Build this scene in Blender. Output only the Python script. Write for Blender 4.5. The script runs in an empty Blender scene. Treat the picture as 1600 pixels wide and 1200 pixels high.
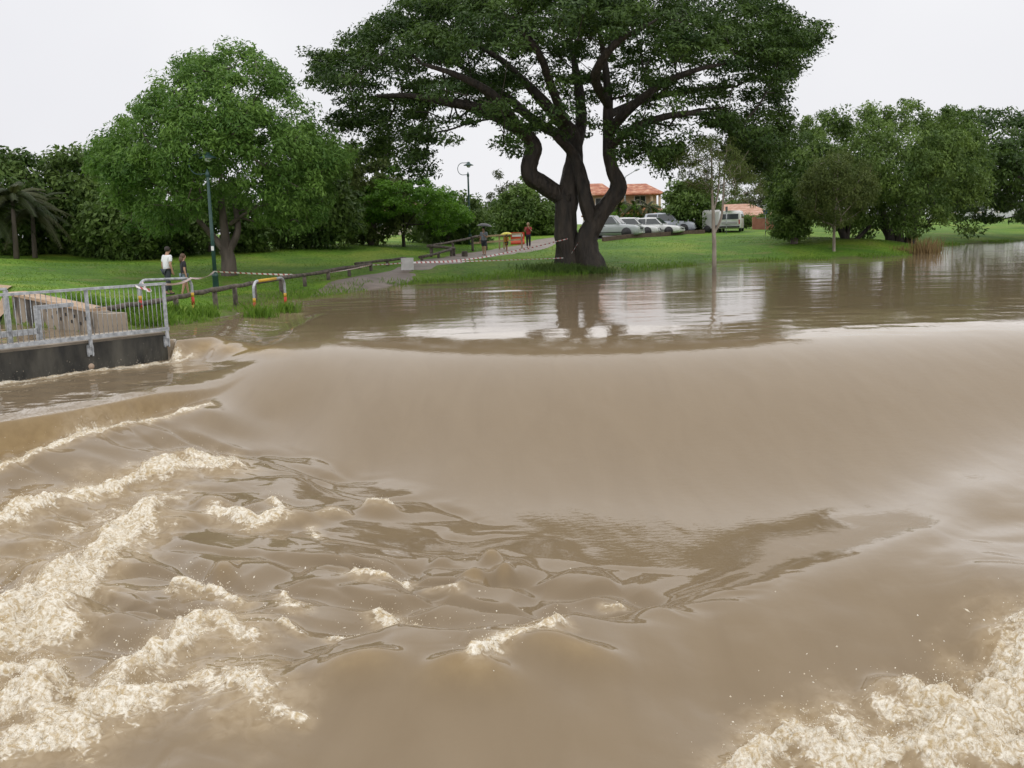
import bpy, bmesh, math, random
import numpy as np
from mathutils import Vector, Matrix
random.seed(7)
RNG = np.random.default_rng(11)
R = math.radians
SC = bpy.context.scene
COL = SC.collection

# ------------------------------------------------------------------ camera
F_PX, CAM_Z, HORIZON, ROLL = 1550.0, 2.5, 352.0, R(1.6)      # for a 1600 x 1200 frame
PITCH = math.atan((600 - HORIZON) / F_PX)
FWD = np.array([0, math.cos(PITCH), -math.sin(PITCH)])
U0 = np.array([0, math.sin(PITCH), math.cos(PITCH)]); R0 = np.array([1.0, 0, 0])
UP = U0 * math.cos(ROLL) + R0 * math.sin(ROLL)
RT = R0 * math.cos(ROLL) - U0 * math.sin(ROLL)
cam_d = bpy.data.cameras.new('camera'); cam = bpy.data.objects.new('camera', cam_d); COL.objects.link(cam)
cam.matrix_world = Matrix(((RT[0], UP[0], -FWD[0], 0), (RT[1], UP[1], -FWD[1], 0), (RT[2], UP[2], -FWD[2], CAM_Z), (0, 0, 0, 1)))
cam_d.sensor_fit = 'HORIZONTAL'; cam_d.sensor_width = 36.0; cam_d.lens = 36.0 * F_PX / 1600
cam_d.clip_start = 0.1; cam_d.clip_end = 3000
SC.camera = cam

# ------------------------------------------------------------------ sky: flat rain cloud over a thin Nishita tint
SUN_EL, SUN_ROT = R(82), R(200)
w = bpy.data.worlds.new('World'); SC.world = w; w.use_nodes = True
nt = w.node_tree; nt.nodes.clear()
sky = nt.nodes.new('ShaderNodeTexSky'); sky.sky_type = 'NISHITA'; sky.sun_disc = False
sky.sun_elevation = SUN_EL; sky.sun_rotation = SUN_ROT; sky.air_density = 1.0; sky.dust_density = 4.0
b1 = nt.nodes.new('ShaderNodeBackground'); b1.inputs[1].default_value = 0.05
b2 = nt.nodes.new('ShaderNodeBackground')
tc = nt.nodes.new('ShaderNodeTexCoord')
cn = nt.nodes.new('ShaderNodeTexNoise'); cn.inputs['Scale'].default_value = 1.6; cn.inputs['Detail'].default_value = 4
cr = nt.nodes.new('ShaderNodeValToRGB')
cr.color_ramp.elements[0].position = 0.3; cr.color_ramp.elements[0].color = (0.72, 0.72, 0.765, 1)
cr.color_ramp.elements[1].position = 0.7; cr.color_ramp.elements[1].color = (0.87, 0.87, 0.885, 1)
nt.links.new(tc.outputs['Generated'], cn.inputs['Vector']); nt.links.new(cn.outputs[0], cr.inputs[0])
nt.links.new(cr.outputs[0], b2.inputs[0]); b2.inputs[1].default_value = 1.0
mx = nt.nodes.new('ShaderNodeMixShader'); mx.inputs[0].default_value = 0.93
ow = nt.nodes.new('ShaderNodeOutputWorld')
nt.links.new(sky.outputs[0], b1.inputs[0]); nt.links.new(b1.outputs[0], mx.inputs[1]); nt.links.new(b2.outputs[0], mx.inputs[2])
nt.links.new(mx.outputs[0], ow.inputs[0])
sd = bpy.data.lights.new('sun', 'SUN'); sd.energy = 1.5; sd.angle = R(178); sd.color = (1, 0.97, 0.92)
so = bpy.data.objects.new('sun', sd); COL.objects.link(so)
dv = Vector((math.sin(SUN_ROT) * math.cos(SUN_EL), math.cos(SUN_ROT) * math.cos(SUN_EL), math.sin(SUN_EL)))
so.rotation_euler = dv.to_track_quat('Z', 'Y').to_euler()
vs = SC.view_settings; vs.view_transform = 'Standard'; vs.look = 'None'; vs.exposure = 0.2; vs.gamma = 1.0; vs.use_curve_mapping = False
SC.cycles.use_denoising = True
SC.cycles.max_bounces = 6; SC.cycles.diffuse_bounces = 3; SC.cycles.glossy_bounces = 3; SC.cycles.transmission_bounces = 3

# ------------------------------------------------------------------ survey: from a sight line to a place
def ray(px, py):
    return FWD + RT * ((px - 800) / F_PX) + UP * ((600 - py) / F_PX)
def onz(px, py, z):
    d = ray(px, py); t = (z - CAM_Z) / d[2]
    return np.array([d[0] * t, d[1] * t, z])
def at(px, py, Y):
    d = ray(px, py); t = Y / d[1]
    return np.array([d[0] * t, Y, CAM_Z + d[2] * t])
def mpp(Y): return Y / F_PX                                       # metres per photograph pixel at depth Y

# ------------------------------------------------------------------ noise and splines
def _h(ix, iy, s):
    with np.errstate(over='ignore'):
        n = (ix.astype(np.int64) * 374761393 + iy.astype(np.int64) * 668265263 + s * 1442695041) & 0xffffffff
        n = ((n ^ (n >> 13)) * 1274126177) & 0xffffffff
        n = n ^ (n >> 16)
    return (n & 0xffffff) / float(0xffffff)
def vnoise(x, y, s=0):
    x = np.asarray(x, float); y = np.asarray(y, float)
    ix = np.floor(x); iy = np.floor(y); fx = x - ix; fy = y - iy
    fx = fx ** 3 * (fx * (fx * 6 - 15) + 10); fy = fy ** 3 * (fy * (fy * 6 - 15) + 10)
    a = _h(ix, iy, s); b = _h(ix + 1, iy, s); c = _h(ix, iy + 1, s); d = _h(ix + 1, iy + 1, s)
    return ((a + (b - a) * fx) * (1 - fy) + (c + (d - c) * fx) * fy) * 2 - 1
def fbm(x, y, s=0, o=4, g=0.5, ridged=False):
    t = 0; a = 1; n = 0
    for i in range(o):
        v = vnoise(x, y, s + i * 17)
        t = t + a * ((1 - 2 * np.abs(v)) if ridged else v)
        n += a; a *= g; x, y = x * 1.9 * 0.8 - y * 1.9 * 0.6 + 3.1, x * 1.9 * 0.6 + y * 1.9 * 0.8 - 1.7
    return t / n
def worley(x, y, s=0):
    ix = np.floor(x); iy = np.floor(y); f1 = np.full(np.shape(x), 9.0); f2 = f1.copy()
    for i in (-1, 0, 1):
        for j in (-1, 0, 1):
            cx = ix + i; cy = iy + j
            d = np.hypot(cx + 0.1 + 0.8 * _h(cx, cy, s) - x, cy + 0.1 + 0.8 * _h(cx, cy, s + 5) - y)
            f2 = np.minimum(f2, np.maximum(f1, d)); f1 = np.minimum(f1, d)
    return f1, f2
def sst(a, b, x):
    t = np.clip((x - a) / (b - a), 0, 1); return t * t * (3 - 2 * t)
class TPS:
    def __init__(s, p, lam=0.002):
        p = np.array(p, float); s.c = p[:, :2]; n = len(p); s.sc = 10.0
        K = s.k(s.c, s.c) + lam * np.eye(n); P = np.c_[np.ones(n), s.c / s.sc]
        A = np.block([[K, P], [P.T, np.zeros((3, 3))]])
        s.w = np.linalg.solve(A, np.r_[p[:, 2], 0, 0, 0])
    def k(s, a, b):
        d2 = ((a[:, None, :] - b[None, :, :]) ** 2).sum(2) / s.sc ** 2
        return np.where(d2 > 1e-12, d2 * np.log(np.maximum(d2, 1e-12)), 0) * 0.5
    def __call__(s, x, y):
        sh = np.shape(x); q = np.c_[np.ravel(x), np.ravel(y)].astype(float); out = np.empty(len(q))
        for i in range(0, len(q), 40000):
            qq = q[i:i + 40000]
            out[i:i + 40000] = s.k(qq, s.c) @ s.w[:-3] + s.w[-3] + (qq / s.sc) @ s.w[-2:]
        return out.reshape(sh)

# ------------------------------------------------------------------ materials
MATS = {}
def mat(name, c, rough=0.7, c2=None, scale=4.0, bump=0.0, bscale=None, metal=0.0, spec=0.5, detail=5.0, stretch=None, coat=0.0, lo=0.35, hi=0.65):
    if name in MATS: return MATS[name]
    m = bpy.data.materials.new(name); m.use_nodes = True; t = m.node_tree; p = t.nodes['Principled BSDF']
    p.inputs['Base Color'].default_value = (*c, 1); p.inputs['Roughness'].default_value = rough
    p.inputs['Metallic'].default_value = metal; p.inputs['Specular IOR Level'].default_value = spec
    p.inputs['Coat Weight'].default_value = coat
    tcn = t.nodes.new('ShaderNodeTexCoord'); mp = t.nodes.new('ShaderNodeMapping'); t.links.new(tcn.outputs['Object'], mp.inputs[0])
    if stretch: mp.inputs['Scale'].default_value = stretch
    if c2 is not None:
        n = t.nodes.new('ShaderNodeTexNoise'); n.inputs['Scale'].default_value = scale; n.inputs['Detail'].default_value = detail
        r = t.nodes.new('ShaderNodeValToRGB'); r.color_ramp.elements[0].position = lo; r.color_ramp.elements[1].position = hi
        r.color_ramp.elements[0].color = (*c, 1); r.color_ramp.elements[1].color = (*c2, 1)
        t.links.new(mp.outputs[0], n.inputs['Vector']); t.links.new(n.outputs[0], r.inputs[0]); t.links.new(r.outputs[0], p.inputs['Base Color'])
    if bump:
        n2 = t.nodes.new('ShaderNodeTexNoise'); n2.inputs['Scale'].default_value = bscale or scale * 3; n2.inputs['Detail'].default_value = 6
        b = t.nodes.new('ShaderNodeBump'); b.inputs['Strength'].default_value = 1.0; b.inputs['Distance'].default_value = bump
        t.links.new(mp.outputs[0], n2.inputs['Vector']); t.links.new(n2.outputs[0], b.inputs['Height']); t.links.new(b.outputs[0], p.inputs['Normal'])
    MATS[name] = m; return m
def leafmat(name, c, c2, trans=0.3, rough=0.55):
    m = bpy.data.materials.new(name); m.use_nodes = True; t = m.node_tree; p = t.nodes['Principled BSDF']
    a = t.nodes.new('ShaderNodeAttribute'); a.attribute_name = 'tint'
    r = t.nodes.new('ShaderNodeValToRGB'); r.color_ramp.elements[0].color = (*c, 1); r.color_ramp.elements[1].color = (*c2, 1)
    t.links.new(a.outputs['Fac'], r.inputs[0]); t.links.new(r.outputs[0], p.inputs['Base Color'])
    p.inputs['Roughness'].default_value = rough; p.inputs['Specular IOR Level'].default_value = 0.3
    tr = t.nodes.new('ShaderNodeBsdfTranslucent'); mxs = t.nodes.new('ShaderNodeMixShader'); mxs.inputs[0].default_value = trans
    t.links.new(r.outputs[0], tr.inputs[0]); t.links.new(p.outputs[0], mxs.inputs[1]); t.links.new(tr.outputs[0], mxs.inputs[2])
    t.links.new(mxs.outputs[0], t.nodes['Material Output'].inputs[0]); MATS[name] = m; return m

# ------------------------------------------------------------------ object helpers
def tag(o, label=None, cat=None, group=None, kind=None):
    if label: o['label'] = label
    if cat: o['category'] = cat
    if group: o['group'] = group
    if kind: o['kind'] = kind
    return o
def empty(name, loc=(0, 0, 0), rz=0.0, label=None, cat=None, group=None):
    o = bpy.data.objects.new(name, None); COL.objects.link(o); o.location = [float(v) for v in loc]; o.rotation_euler = (0, 0, rz)
    o.empty_display_size = 0.2
    return tag(o, label, cat, group)
def link(name, me, m=None, parent=None, loc=None, rot=None):
    o = bpy.data.objects.new(name, me); COL.objects.link(o)
    if m is not None and not me.materials:
        for q in (m if isinstance(m, (list, tuple)) else [m]): me.materials.append(q)
    if parent: o.parent = parent
    if loc is not None: o.location = [float(v) for v in loc]
    if rot is not None: o.rotation_euler = rot
    return o
def npmesh(name, verts, faces, smooth=False):
    """verts (n,3); faces (m,k) all with k corners"""
    verts = np.asarray(verts, np.float32); faces = np.asarray(faces, np.int32)
    me = bpy.data.meshes.new(name); n, k = faces.shape
    me.vertices.add(len(verts)); me.vertices.foreach_set('co', verts.ravel())
    me.loops.add(n * k); me.loops.foreach_set('vertex_index', faces.ravel())
    me.polygons.add(n); me.polygons.foreach_set('loop_start', np.arange(0, n * k, k, dtype=np.int32))
    me.polygons.foreach_set('loop_total', np.full(n, k, np.int32))
    me.polygons.foreach_set('use_smooth', np.full(n, smooth))
    me.update(calc_edges=True); return me
def fattr(me, name, data, dom='POINT'):
    a = me.attributes.new(name, 'FLOAT', dom); a.data.foreach_set('value', np.asarray(data, np.float32).ravel())
class MB:
    """collects shapes into one mesh"""
    def __init__(s): s.v = []; s.f = []; s.sm = []
    def add(s, vs, fs, smooth=False):
        o = len(s.v); s.v += [tuple(float(c) for c in v) for v in vs]; s.f += [tuple(i + o for i in f) for f in fs]; s.sm += [smooth] * len(fs); return s
    def box(s, c, d, rz=0.0, M=None):
        c = Vector(c); h = [x / 2 for x in d]; rot = Matrix.Rotation(rz, 3, 'Z') if M is None else M
        vs = [c + rot @ Vector((h[0] * i, h[1] * j, h[2] * k)) for k in (-1, 1) for (i, j) in ((-1, -1), (1, -1), (1, 1), (-1, 1))]
        return s.add(vs, [(3, 2, 1, 0), (4, 5, 6, 7), (0, 1, 5, 4), (1, 2, 6, 5), (2, 3, 7, 6), (3, 0, 4, 7)])
    def bar(s, a, b, wd, h, up=(0, 0, 1)):
        a = Vector(a); b = Vector(b); d = (b - a); L = d.length; d.normalize(); up = Vector(up)
        sd = d.cross(up).normalized(); u = sd.cross(d).normalized()
        M = Matrix((d, sd, u)).transposed(); return s.box((a + b) / 2, (L, wd, h), M=M)
    def tube(s, pts, rad, n=8, caps=True, smooth=True):
        pts = [Vector(p) for p in pts]; m = len(pts); vs = []; fs = []
        rad = rad if isinstance(rad, (list, tuple, np.ndarray)) else [rad] * m
        prev = None
        for i, p in enumerate(pts):
            d = (pts[min(i + 1, m - 1)] - pts[max(i - 1, 0)]).normalized()
            if prev is None:
                a = d.orthogonal().normalized()
            else:
                a = (prev - d * prev.dot(d)); a = a.normalized() if a.length > 1e-6 else d.orthogonal().normalized()
            prev = a; bb = d.cross(a)
            for k in range(n):
                t = 2 * math.pi * k / n; vs.append(p + (a * math.cos(t) + bb * math.sin(t)) * float(rad[i]))
        for i in range(m - 1):
            for k in range(n):
                k2 = (k + 1) % n; fs.append((i * n + k, i * n + k2, (i + 1) * n + k2, (i + 1) * n + k))
        if caps: fs += [tuple(range(n - 1, -1, -1)), tuple((m - 1) * n + k for k in range(n))]
        return s.add(vs, fs, smooth)
    def lathe(s, prof, n=16, c=(0, 0, 0), M=None, smooth=True):
        vs = []; fs = []; M = M or Matrix.Identity(3); c = Vector(c)
        for r_, z in prof:
            for k in range(n):
                t = 2 * math.pi * k / n; vs.append(c + M @ Vector((r_ * math.cos(t), r_ * math.sin(t), z)))
        for i in range(len(prof) - 1):
            for k in range(n):
                k2 = (k + 1) % n; fs.append((i * n + k, i * n + k2, (i + 1) * n + k2, (i + 1) * n + k))
        fs += [tuple(range(n - 1, -1, -1)), tuple((len(prof) - 1) * n + k for k in range(n))]
        return s.add(vs, fs, smooth)
    def mesh(s, name):
        me = bpy.data.meshes.new(name); me.from_pydata(s.v, [], s.f); me.polygons.foreach_set('use_smooth', s.sm); me.update(); return me
    def build(s, name, m=None, parent=None, loc=None, rot=None): return link(name, s.mesh(name), m, parent, loc, rot)
def copy_tree(o, parent=None):
    c = o.copy(); COL.objects.link(c); c.parent = parent
    for ch in list(o.children): copy_tree(ch, c)
    return c
def smooth_path(pts, n=6):
    """Catmull-Rom through points"""
    p = [np.array(q, float) for q in pts]; p = [2 * p[0] - p[1]] + p + [2 * p[-1] - p[-2]]; out = []
    for i in range(1, len(p) - 2):
        for k in range(n):
            t = k / n
            out.append(0.5 * (2 * p[i] + (p[i + 1] - p[i - 1]) * t + (2 * p[i - 1] - 5 * p[i] + 4 * p[i + 1] - p[i + 2]) * t * t + (3 * p[i] - p[i - 1] - 3 * p[i + 1] + p[i + 2]) * t ** 3))
    out.append(p[-2]); return out

# ================================================================== SETTING
# ------------------------------------------------------------------ terrain
SHORE = [(200, 516), (300, 506), (370, 491), (450, 467), (520, 459), (640, 443), (760, 436), (850, 431), (940, 427), (1040, 418), (1110, 411), (1240, 406), (1350, 403), (1455, 395), (1480, 383), (1540, 380), (1600, 376), (1750, 370)]
gp = []
for px, py in SHORE:
    p = onz(px, py, 0.0); gp.append((p[0], p[1], 0.0)); gp.append((p[0] * .93, p[1] * .93, -.3)); gp.append((p[0] * 0.8, p[1] * 0.8, -0.9))
for px, py, Y in [(265, 461, 39), (330, 454, 41), (355, 430, 46), (0, 405, 50), (-300, 405, 48), (100, 411, 52), (200, 411, 52), (280, 409, 54), (440, 395, 58), (560, 388, 62),
                  (0, 440, 38), (100, 440, 38), (20, 452, 31), (-200, 452, 30), (90, 470, 29), (200, 478, 31), (170, 497, 26.5), (540, 441, 43), (640, 426, 49), (700, 406, 57), (757, 399, 62), (830, 386, 70), (890, 417, 51.5), (800, 422, 50),
                  (965, 373, 76), (1030, 369, 80), (1130, 363, 86), (1250, 362, 86), (1000, 396, 62), (1150, 386, 66), (1500, 366, 90), (1620, 356, 110), (1750, 352, 110)]:
    gp.append(tuple(at(px, py, Y)))
for X in (-140, -80, -40, 0, 40, 80, 140, 220):
    gp += [(X, 135, 1.6), (X, 190, 1.8)]
gp += [(-60, 60, 1.7), (-90, 40, 1.6), (-30, 80, 1.9), (-10, 95, 1.8), (-16, 26, .5), (-22, 22, .6), (-30, 28, 1.0)]
_gt = TPS(gp, 0.003)
FC = at(264, 520, 23.4)[:2]; FL = at(0, 540, 20.4)[:2]              # the railing's two known points (plan)
fd = (FL - FC) / np.linalg.norm(FL - FC); fn_ = np.array([-fd[1], fd[0]])
if fn_[1] < 0: fn_ = -fn_                                            # points away from the weir, towards the bank
WG0 = at(18, 461, 29.5)[:2]; WG1 = at(172, 491, 25.8)[:2]; _w = WG1 - WG0; WGN = np.array([-_w[1], _w[0]]) / np.linalg.norm(_w)
if WGN[1] < 0: WGN = -WGN
def gz(x, y):
    x = np.asarray(x, float); y = np.asarray(y, float)
    z = _gt(x, y)
    far = sst(150, 200, np.hypot(x, y)); z = z * (1 - far) + 1.7 * far
    s = (x - FC[0]) * fn_[0] + (y - FC[1]) * fn_[1]                   # behind / in front of the wall line
    sw = (x - WG0[0]) * WGN[0] + (y - WG0[1]) * WGN[1]                # in front of the wing wall the ground is low
    pit = sst(.25, -.05, sw) * sst(WG1[0] + .9, WG1[0] + .1, x) * sst(.6, 1.2, s)
    z = z * (1 - pit) + np.minimum(z, -.18) * pit
    low = np.where(x < FC[0] + .5, sst(0.25, -.05, s), sst(25.5, 23.5, y))
    z = z * (1 - low) + np.minimum(z, -3.5) * low
    return z
def g1(x, y): return float(gz(np.array([x]), np.array([y]))[0])
def gat(px, py, Y):
    p = at(px, py, Y); p[2] = g1(p[0], p[1]); return p
ys = np.concatenate([np.linspace(18, 90, 210), 90 * (900 / 90.) ** (np.linspace(0, 1, 40)[1:])])
us = np.linspace(-1.15, 1.15, 260)
UU, YY = np.meshgrid(us, ys); XX = UU * (YY + 12)
ZZ = gz(XX, YY)
ZZ = ZZ + (fbm(XX * .35, YY * .35, 3, 3) * .05 + fbm(XX * 1.6, YY * 1.6, 5, 2) * .02) * sst(-.1, .25, ZZ)
idx = np.arange(XX.size).reshape(XX.shape)
gf = np.stack([idx[:-1, :-1], idx[:-1, 1:], idx[1:, 1:], idx[1:, :-1]], -1).reshape(-1, 4)
gm = npmesh('ground', np.stack([XX, YY, ZZ], -1).reshape(-1, 3), gf, True)
def grass_ground():
    m = bpy.data.materials.new('wet_grass'); m.use_nodes = True; t = m.node_tree; p = t.nodes['Principled BSDF']
    tcn = t.nodes.new('ShaderNodeTexCoord')
    def noise(sc, det, dist=0.0):
        n = t.nodes.new('ShaderNodeTexNoise'); n.inputs['Scale'].default_value = sc; n.inputs['Detail'].default_value = det; n.inputs['Distortion'].default_value = dist
        t.links.new(tcn.outputs['Object'], n.inputs['Vector']); return n
    r = t.nodes.new('ShaderNodeValToRGB'); t.links.new(noise(.22, 6, .6).outputs[0], r.inputs[0])
    e = r.color_ramp.elements; e[0].position = .36; e[0].color = (.085, .190, .018, 1); e[1].position = .66; e[1].color = (.215, .300, .036, 1)
    q = e.new(.52); q.color = (.135, .260, .022, 1)
    r2 = t.nodes.new('ShaderNodeValToRGB'); t.links.new(noise(7, 6).outputs[0], r2.inputs[0])
    r2.color_ramp.elements[0].position = .35; r2.color_ramp.elements[0].color = (.55, .6, .5, 1); r2.color_ramp.elements[1].position = .7; r2.color_ramp.elements[1].color = (1.2, 1.15, 1.1, 1)
    mu = t.nodes.new('ShaderNodeMix'); mu.data_type = 'RGBA'; mu.blend_type = 'MULTIPLY'; mu.inputs[0].default_value = 1
    t.links.new(r.outputs[0], mu.inputs[6]); t.links.new(r2.outputs[0], mu.inputs[7])
    # worn, thin patches where earth shows
    r3 = t.nodes.new('ShaderNodeValToRGB'); t.links.new(noise(.5, 8, 1.).outputs[0], r3.inputs[0]); r3.color_ramp.elements[0].position = .57; r3.color_ramp.elements[1].position = .70
    r3.color_ramp.elements[1].color = (.6, .6, .6, 1)
    mu2 = t.nodes.new('ShaderNodeMix'); mu2.data_type = 'RGBA'; t.links.new(r3.outputs[0], mu2.inputs[0]); t.links.new(mu.outputs[2], mu2.inputs[6]); mu2.inputs[7].default_value = (.19, .19, .06, 1)
    sh_ = t.nodes.new('ShaderNodeAttribute'); sh_.attribute_name = 'shore'
    mu3 = t.nodes.new('ShaderNodeMix'); mu3.data_type = 'RGBA'; t.links.new(sh_.outputs['Fac'], mu3.inputs[0]); t.links.new(mu2.outputs[2], mu3.inputs[6]); mu3.inputs[7].default_value = (.085, .078, .035, 1)
    t.links.new(mu3.outputs[2], p.inputs['Base Color']); p.inputs['Roughness'].default_value = .8; p.inputs['Specular IOR Level'].default_value = .2
    b = t.nodes.new('ShaderNodeBump'); b.inputs['Distance'].default_value = .08; t.links.new(noise(9, 5).outputs[0], b.inputs['Height']); t.links.new(b.outputs[0], p.inputs['Normal'])
    return m
fattr(gm, 'shore', .8 * sst(.16, -.02, ZZ + .14 * fbm(XX * .8, YY * .8, 33, 4)))
ground = link('ground', gm, grass_ground()); tag(ground, 'wet green grass bank sloping down to the flooded creek', 'ground', kind='structure')

# ------------------------------------------------------------------ water: lie of the surface
LIP = [(268, 529), (330, 526), (420, 530), (520, 533), (600, 537), (800, 539), (1000, 537), (1200, 531), (1400, 522), (1600, 514), (2000, 500)]
lp = np.array([onz(px, py, 0.)[:2] for px, py in LIP])
lp = np.vstack([FC + fd * 12 + fn_ * .05, FC + fd * 0.02 + fn_ * .05, lp[1:]])
lp = lp[np.argsort(lp[:, 0])]
wp = [(600, 480, 0), (1000, 460, 0), (1500, 450, 0), (350, 505, 0),
      (330, 640, -.9), (360, 680, -1.15), (480, 745, -1.36), (560, 800, -1.43),
      (900, 915, -1.57), (750, 935, -1.56), (600, 950, -1.53), (900, 1000, -1.57), (700, 1050, -1.58), (1200, 1000, -1.64), (1000, 1060, -1.70), (800, 1100, -1.64), (600, 1100, -1.6), (500, 1150, -1.66), (1000, 1190, -1.75), (700, 1190, -1.74), (1150, 1100, -1.80),
      (1450, 1000, -1.66), (1600, 980, -1.55), (1300, 1100, -1.78), (1600, 1100, -1.85), (1600, 1220, -1.95), (1300, 1220, -1.9), (1900, 1000, -1.6), (1900, 1200, -1.95),
      (0, 715, -1.0), (150, 690, -.98), (300, 640, -.90), (0, 760, -1.14), (200, 730, -1.16), (0, 820, -1.28), (200, 780, -1.30), (350, 740, -1.28), (0, 900, -1.38), (250, 850, -1.40), (450, 820, -1.42), (450, 890, -1.44), (0, 1000, -1.44), (250, 980, -1.46), (400, 950, -1.46), (600, 870, -1.48), (750, 870, -1.52),
      (0, 1190, -1.58), (300, 1190, -1.6), (200, 1080, -1.52), (400, 1080, -1.52), (-300, 720, -1.05), (-300, 850, -1.3), (-300, 1000, -1.45), (-300, 1200, -1.6), (600, 1400, -1.85), (1400, 1400, -2.0), (0, 1400, -1.8), (2000, 1400, -2.0), (-400, 1400, -1.8),
      (0, 620, -.85), (200, 590, -.7), (-300, 640, -.85)]
# the smooth slope: fall below the lip by distance run
SLOPE = [(-7, 0), (-5, -.003), (-4, -.009), (-3, -.020), (-2.2, -.036), (-1.5, -.057), (-.9, -.083), (-.4, -.114), (0, -.150), (.4, -.200), (.8, -.268), (1.2, -.355), (1.7, -.49), (2.3, -.68), (3., -.93), (3.8, -1.23), (4.6, -1.51), (5.4, -1.74), (6.1, -1.895), (6.8, -1.985), (7.5, -2.04), (8.3, -2.085)]
def zmap(z): return z if z > -.95 else -.95 + (z + .95) * 1.9
wq = [tuple(onz(q[0], q[1], zmap(q[2]))) for q in wp]
for X in (-5.0, -3.2, -1.2, .8, 2.8, 4.8, 6.8, 9.0, 12.):
    yl = np.interp(X, lp[:, 0], lp[:, 1]) + (1.1 if X > -4 else .5)
    for s_, z_ in SLOPE:
        if (X < -2 and s_ > 6.2) or (X < -4 and s_ > 4.4): continue
        wq.append((X, yl - s_, z_ * (1 if X < 6 else .97)))
_wt = TPS(wq, 0.0008)
RIDGE = np.array([onz(*q)[:2] for q in [(300, 1130, -2.2), (440, 1080, -2.0), (530, 1022, -1.85), (620, 1000, -1.8), (720, 1000, -1.76), (820, 985, -1.74), (900, 948, -1.72), (1050, 926, -1.74), (1150, 908, -1.74), (1300, 873, -1.72), (1450, 812, -1.6), (1600, 722, -1.36), (1750, 650, -1.0)]])
RH = np.array([0, .14, .26, .34, .36, .36, .38, .33, .30, .29, .30, .28, .16])
_o = np.argsort(RIDGE[:, 0]); RIDGE = RIDGE[_o]; RH = RH[_o]
FALL = [(-500, 750), (-200, 695), (0, 655), (100, 640), (200, 621), (280, 604), (340, 590), (395, 575)]
fl_ = np.array([onz(px, py, -.47)[:2] for px, py in FALL]); fl_ = fl_[np.argsort(fl_[:, 0])]
XB = fl_[-1, 0]
def seg_dist(x, y, P):
    best = np.full(np.shape(x), 1e9); tt = np.zeros(np.shape(x)); L = len(P) - 1
    for i in range(L):
        a = P[i]; b = P[i + 1]; d = b - a; q = (d * d).sum() + 1e-9
        t = np.clip(((x - a[0]) * d[0] + (y - a[1]) * d[1]) / q, 0, 1)
        r_ = np.hypot(x - a[0] - t * d[0], y - a[1] - t * d[1]); k = r_ < best
        best = np.where(k, r_, best); tt = np.where(k, (i + t) / L, tt)
    return best, tt
def water_base(x, y):
    z = _wt(x, y)
    side = y - np.interp(x, fl_[:, 0], fl_[:, 1]) + .10 * vnoise(x * .8, y * .8, 77)
    wl = sst(-.26, .02, side) * sst(XB + .2, XB - 1.3, x)
    z = z * (1 - wl) + (-.47 - .05 * sst(.9, 0., side)) * wl
    yr = np.interp(x, RIDGE[:, 0], RIDGE[:, 1]) + .12 * vnoise(x * .9, x * 0, 23); q = y - yr
    z = z + np.interp(x, RIDGE[:, 0], RH) * np.exp(-(q / np.where(q > 0, .55 + 1.0 * sst(.8, 4.0, x), 1.7)) ** 2) * (1 + .25 * vnoise(x * 1.1, y * .4, 29)) - .35 * sst(4., 1.5, x) * np.interp(x, RIDGE[:, 0], RH) * np.exp(-((q - .9) / .5) ** 2)
    dl = y - np.interp(x, lp[:, 0], lp[:, 1]); dl = dl - .62 * sst(FC[0] + .12, FC[0] - .12, x)
    soft = sst(FC[0] + .2, FC[0] + 3.5, x)
    bay = sst(FC[0] + .15, FC[0] + .7, x) * sst(FC[0] + 3.6, FC[0] + 1.6, x)
    k = sst(-.5 - .75 * bay, .12 + .25 * bay, dl + .12 * bay * vnoise(x * 2.3, y * 1.1, 37)) * (1 - soft)
    z = z * (1 - k); z = z * sst(9, 5.5, dl)
    pour = np.clip(np.exp(-((dl + .25) / .35) ** 2) * bay + np.exp(-((side + .2) / .3) ** 2) * sst(XB + .1, XB - 1.6, x), 0, 1)
    return z, dl, side, wl, pour
def P2(l, z): return np.array([onz(px, py, z)[:2] for px, py in l])
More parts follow.
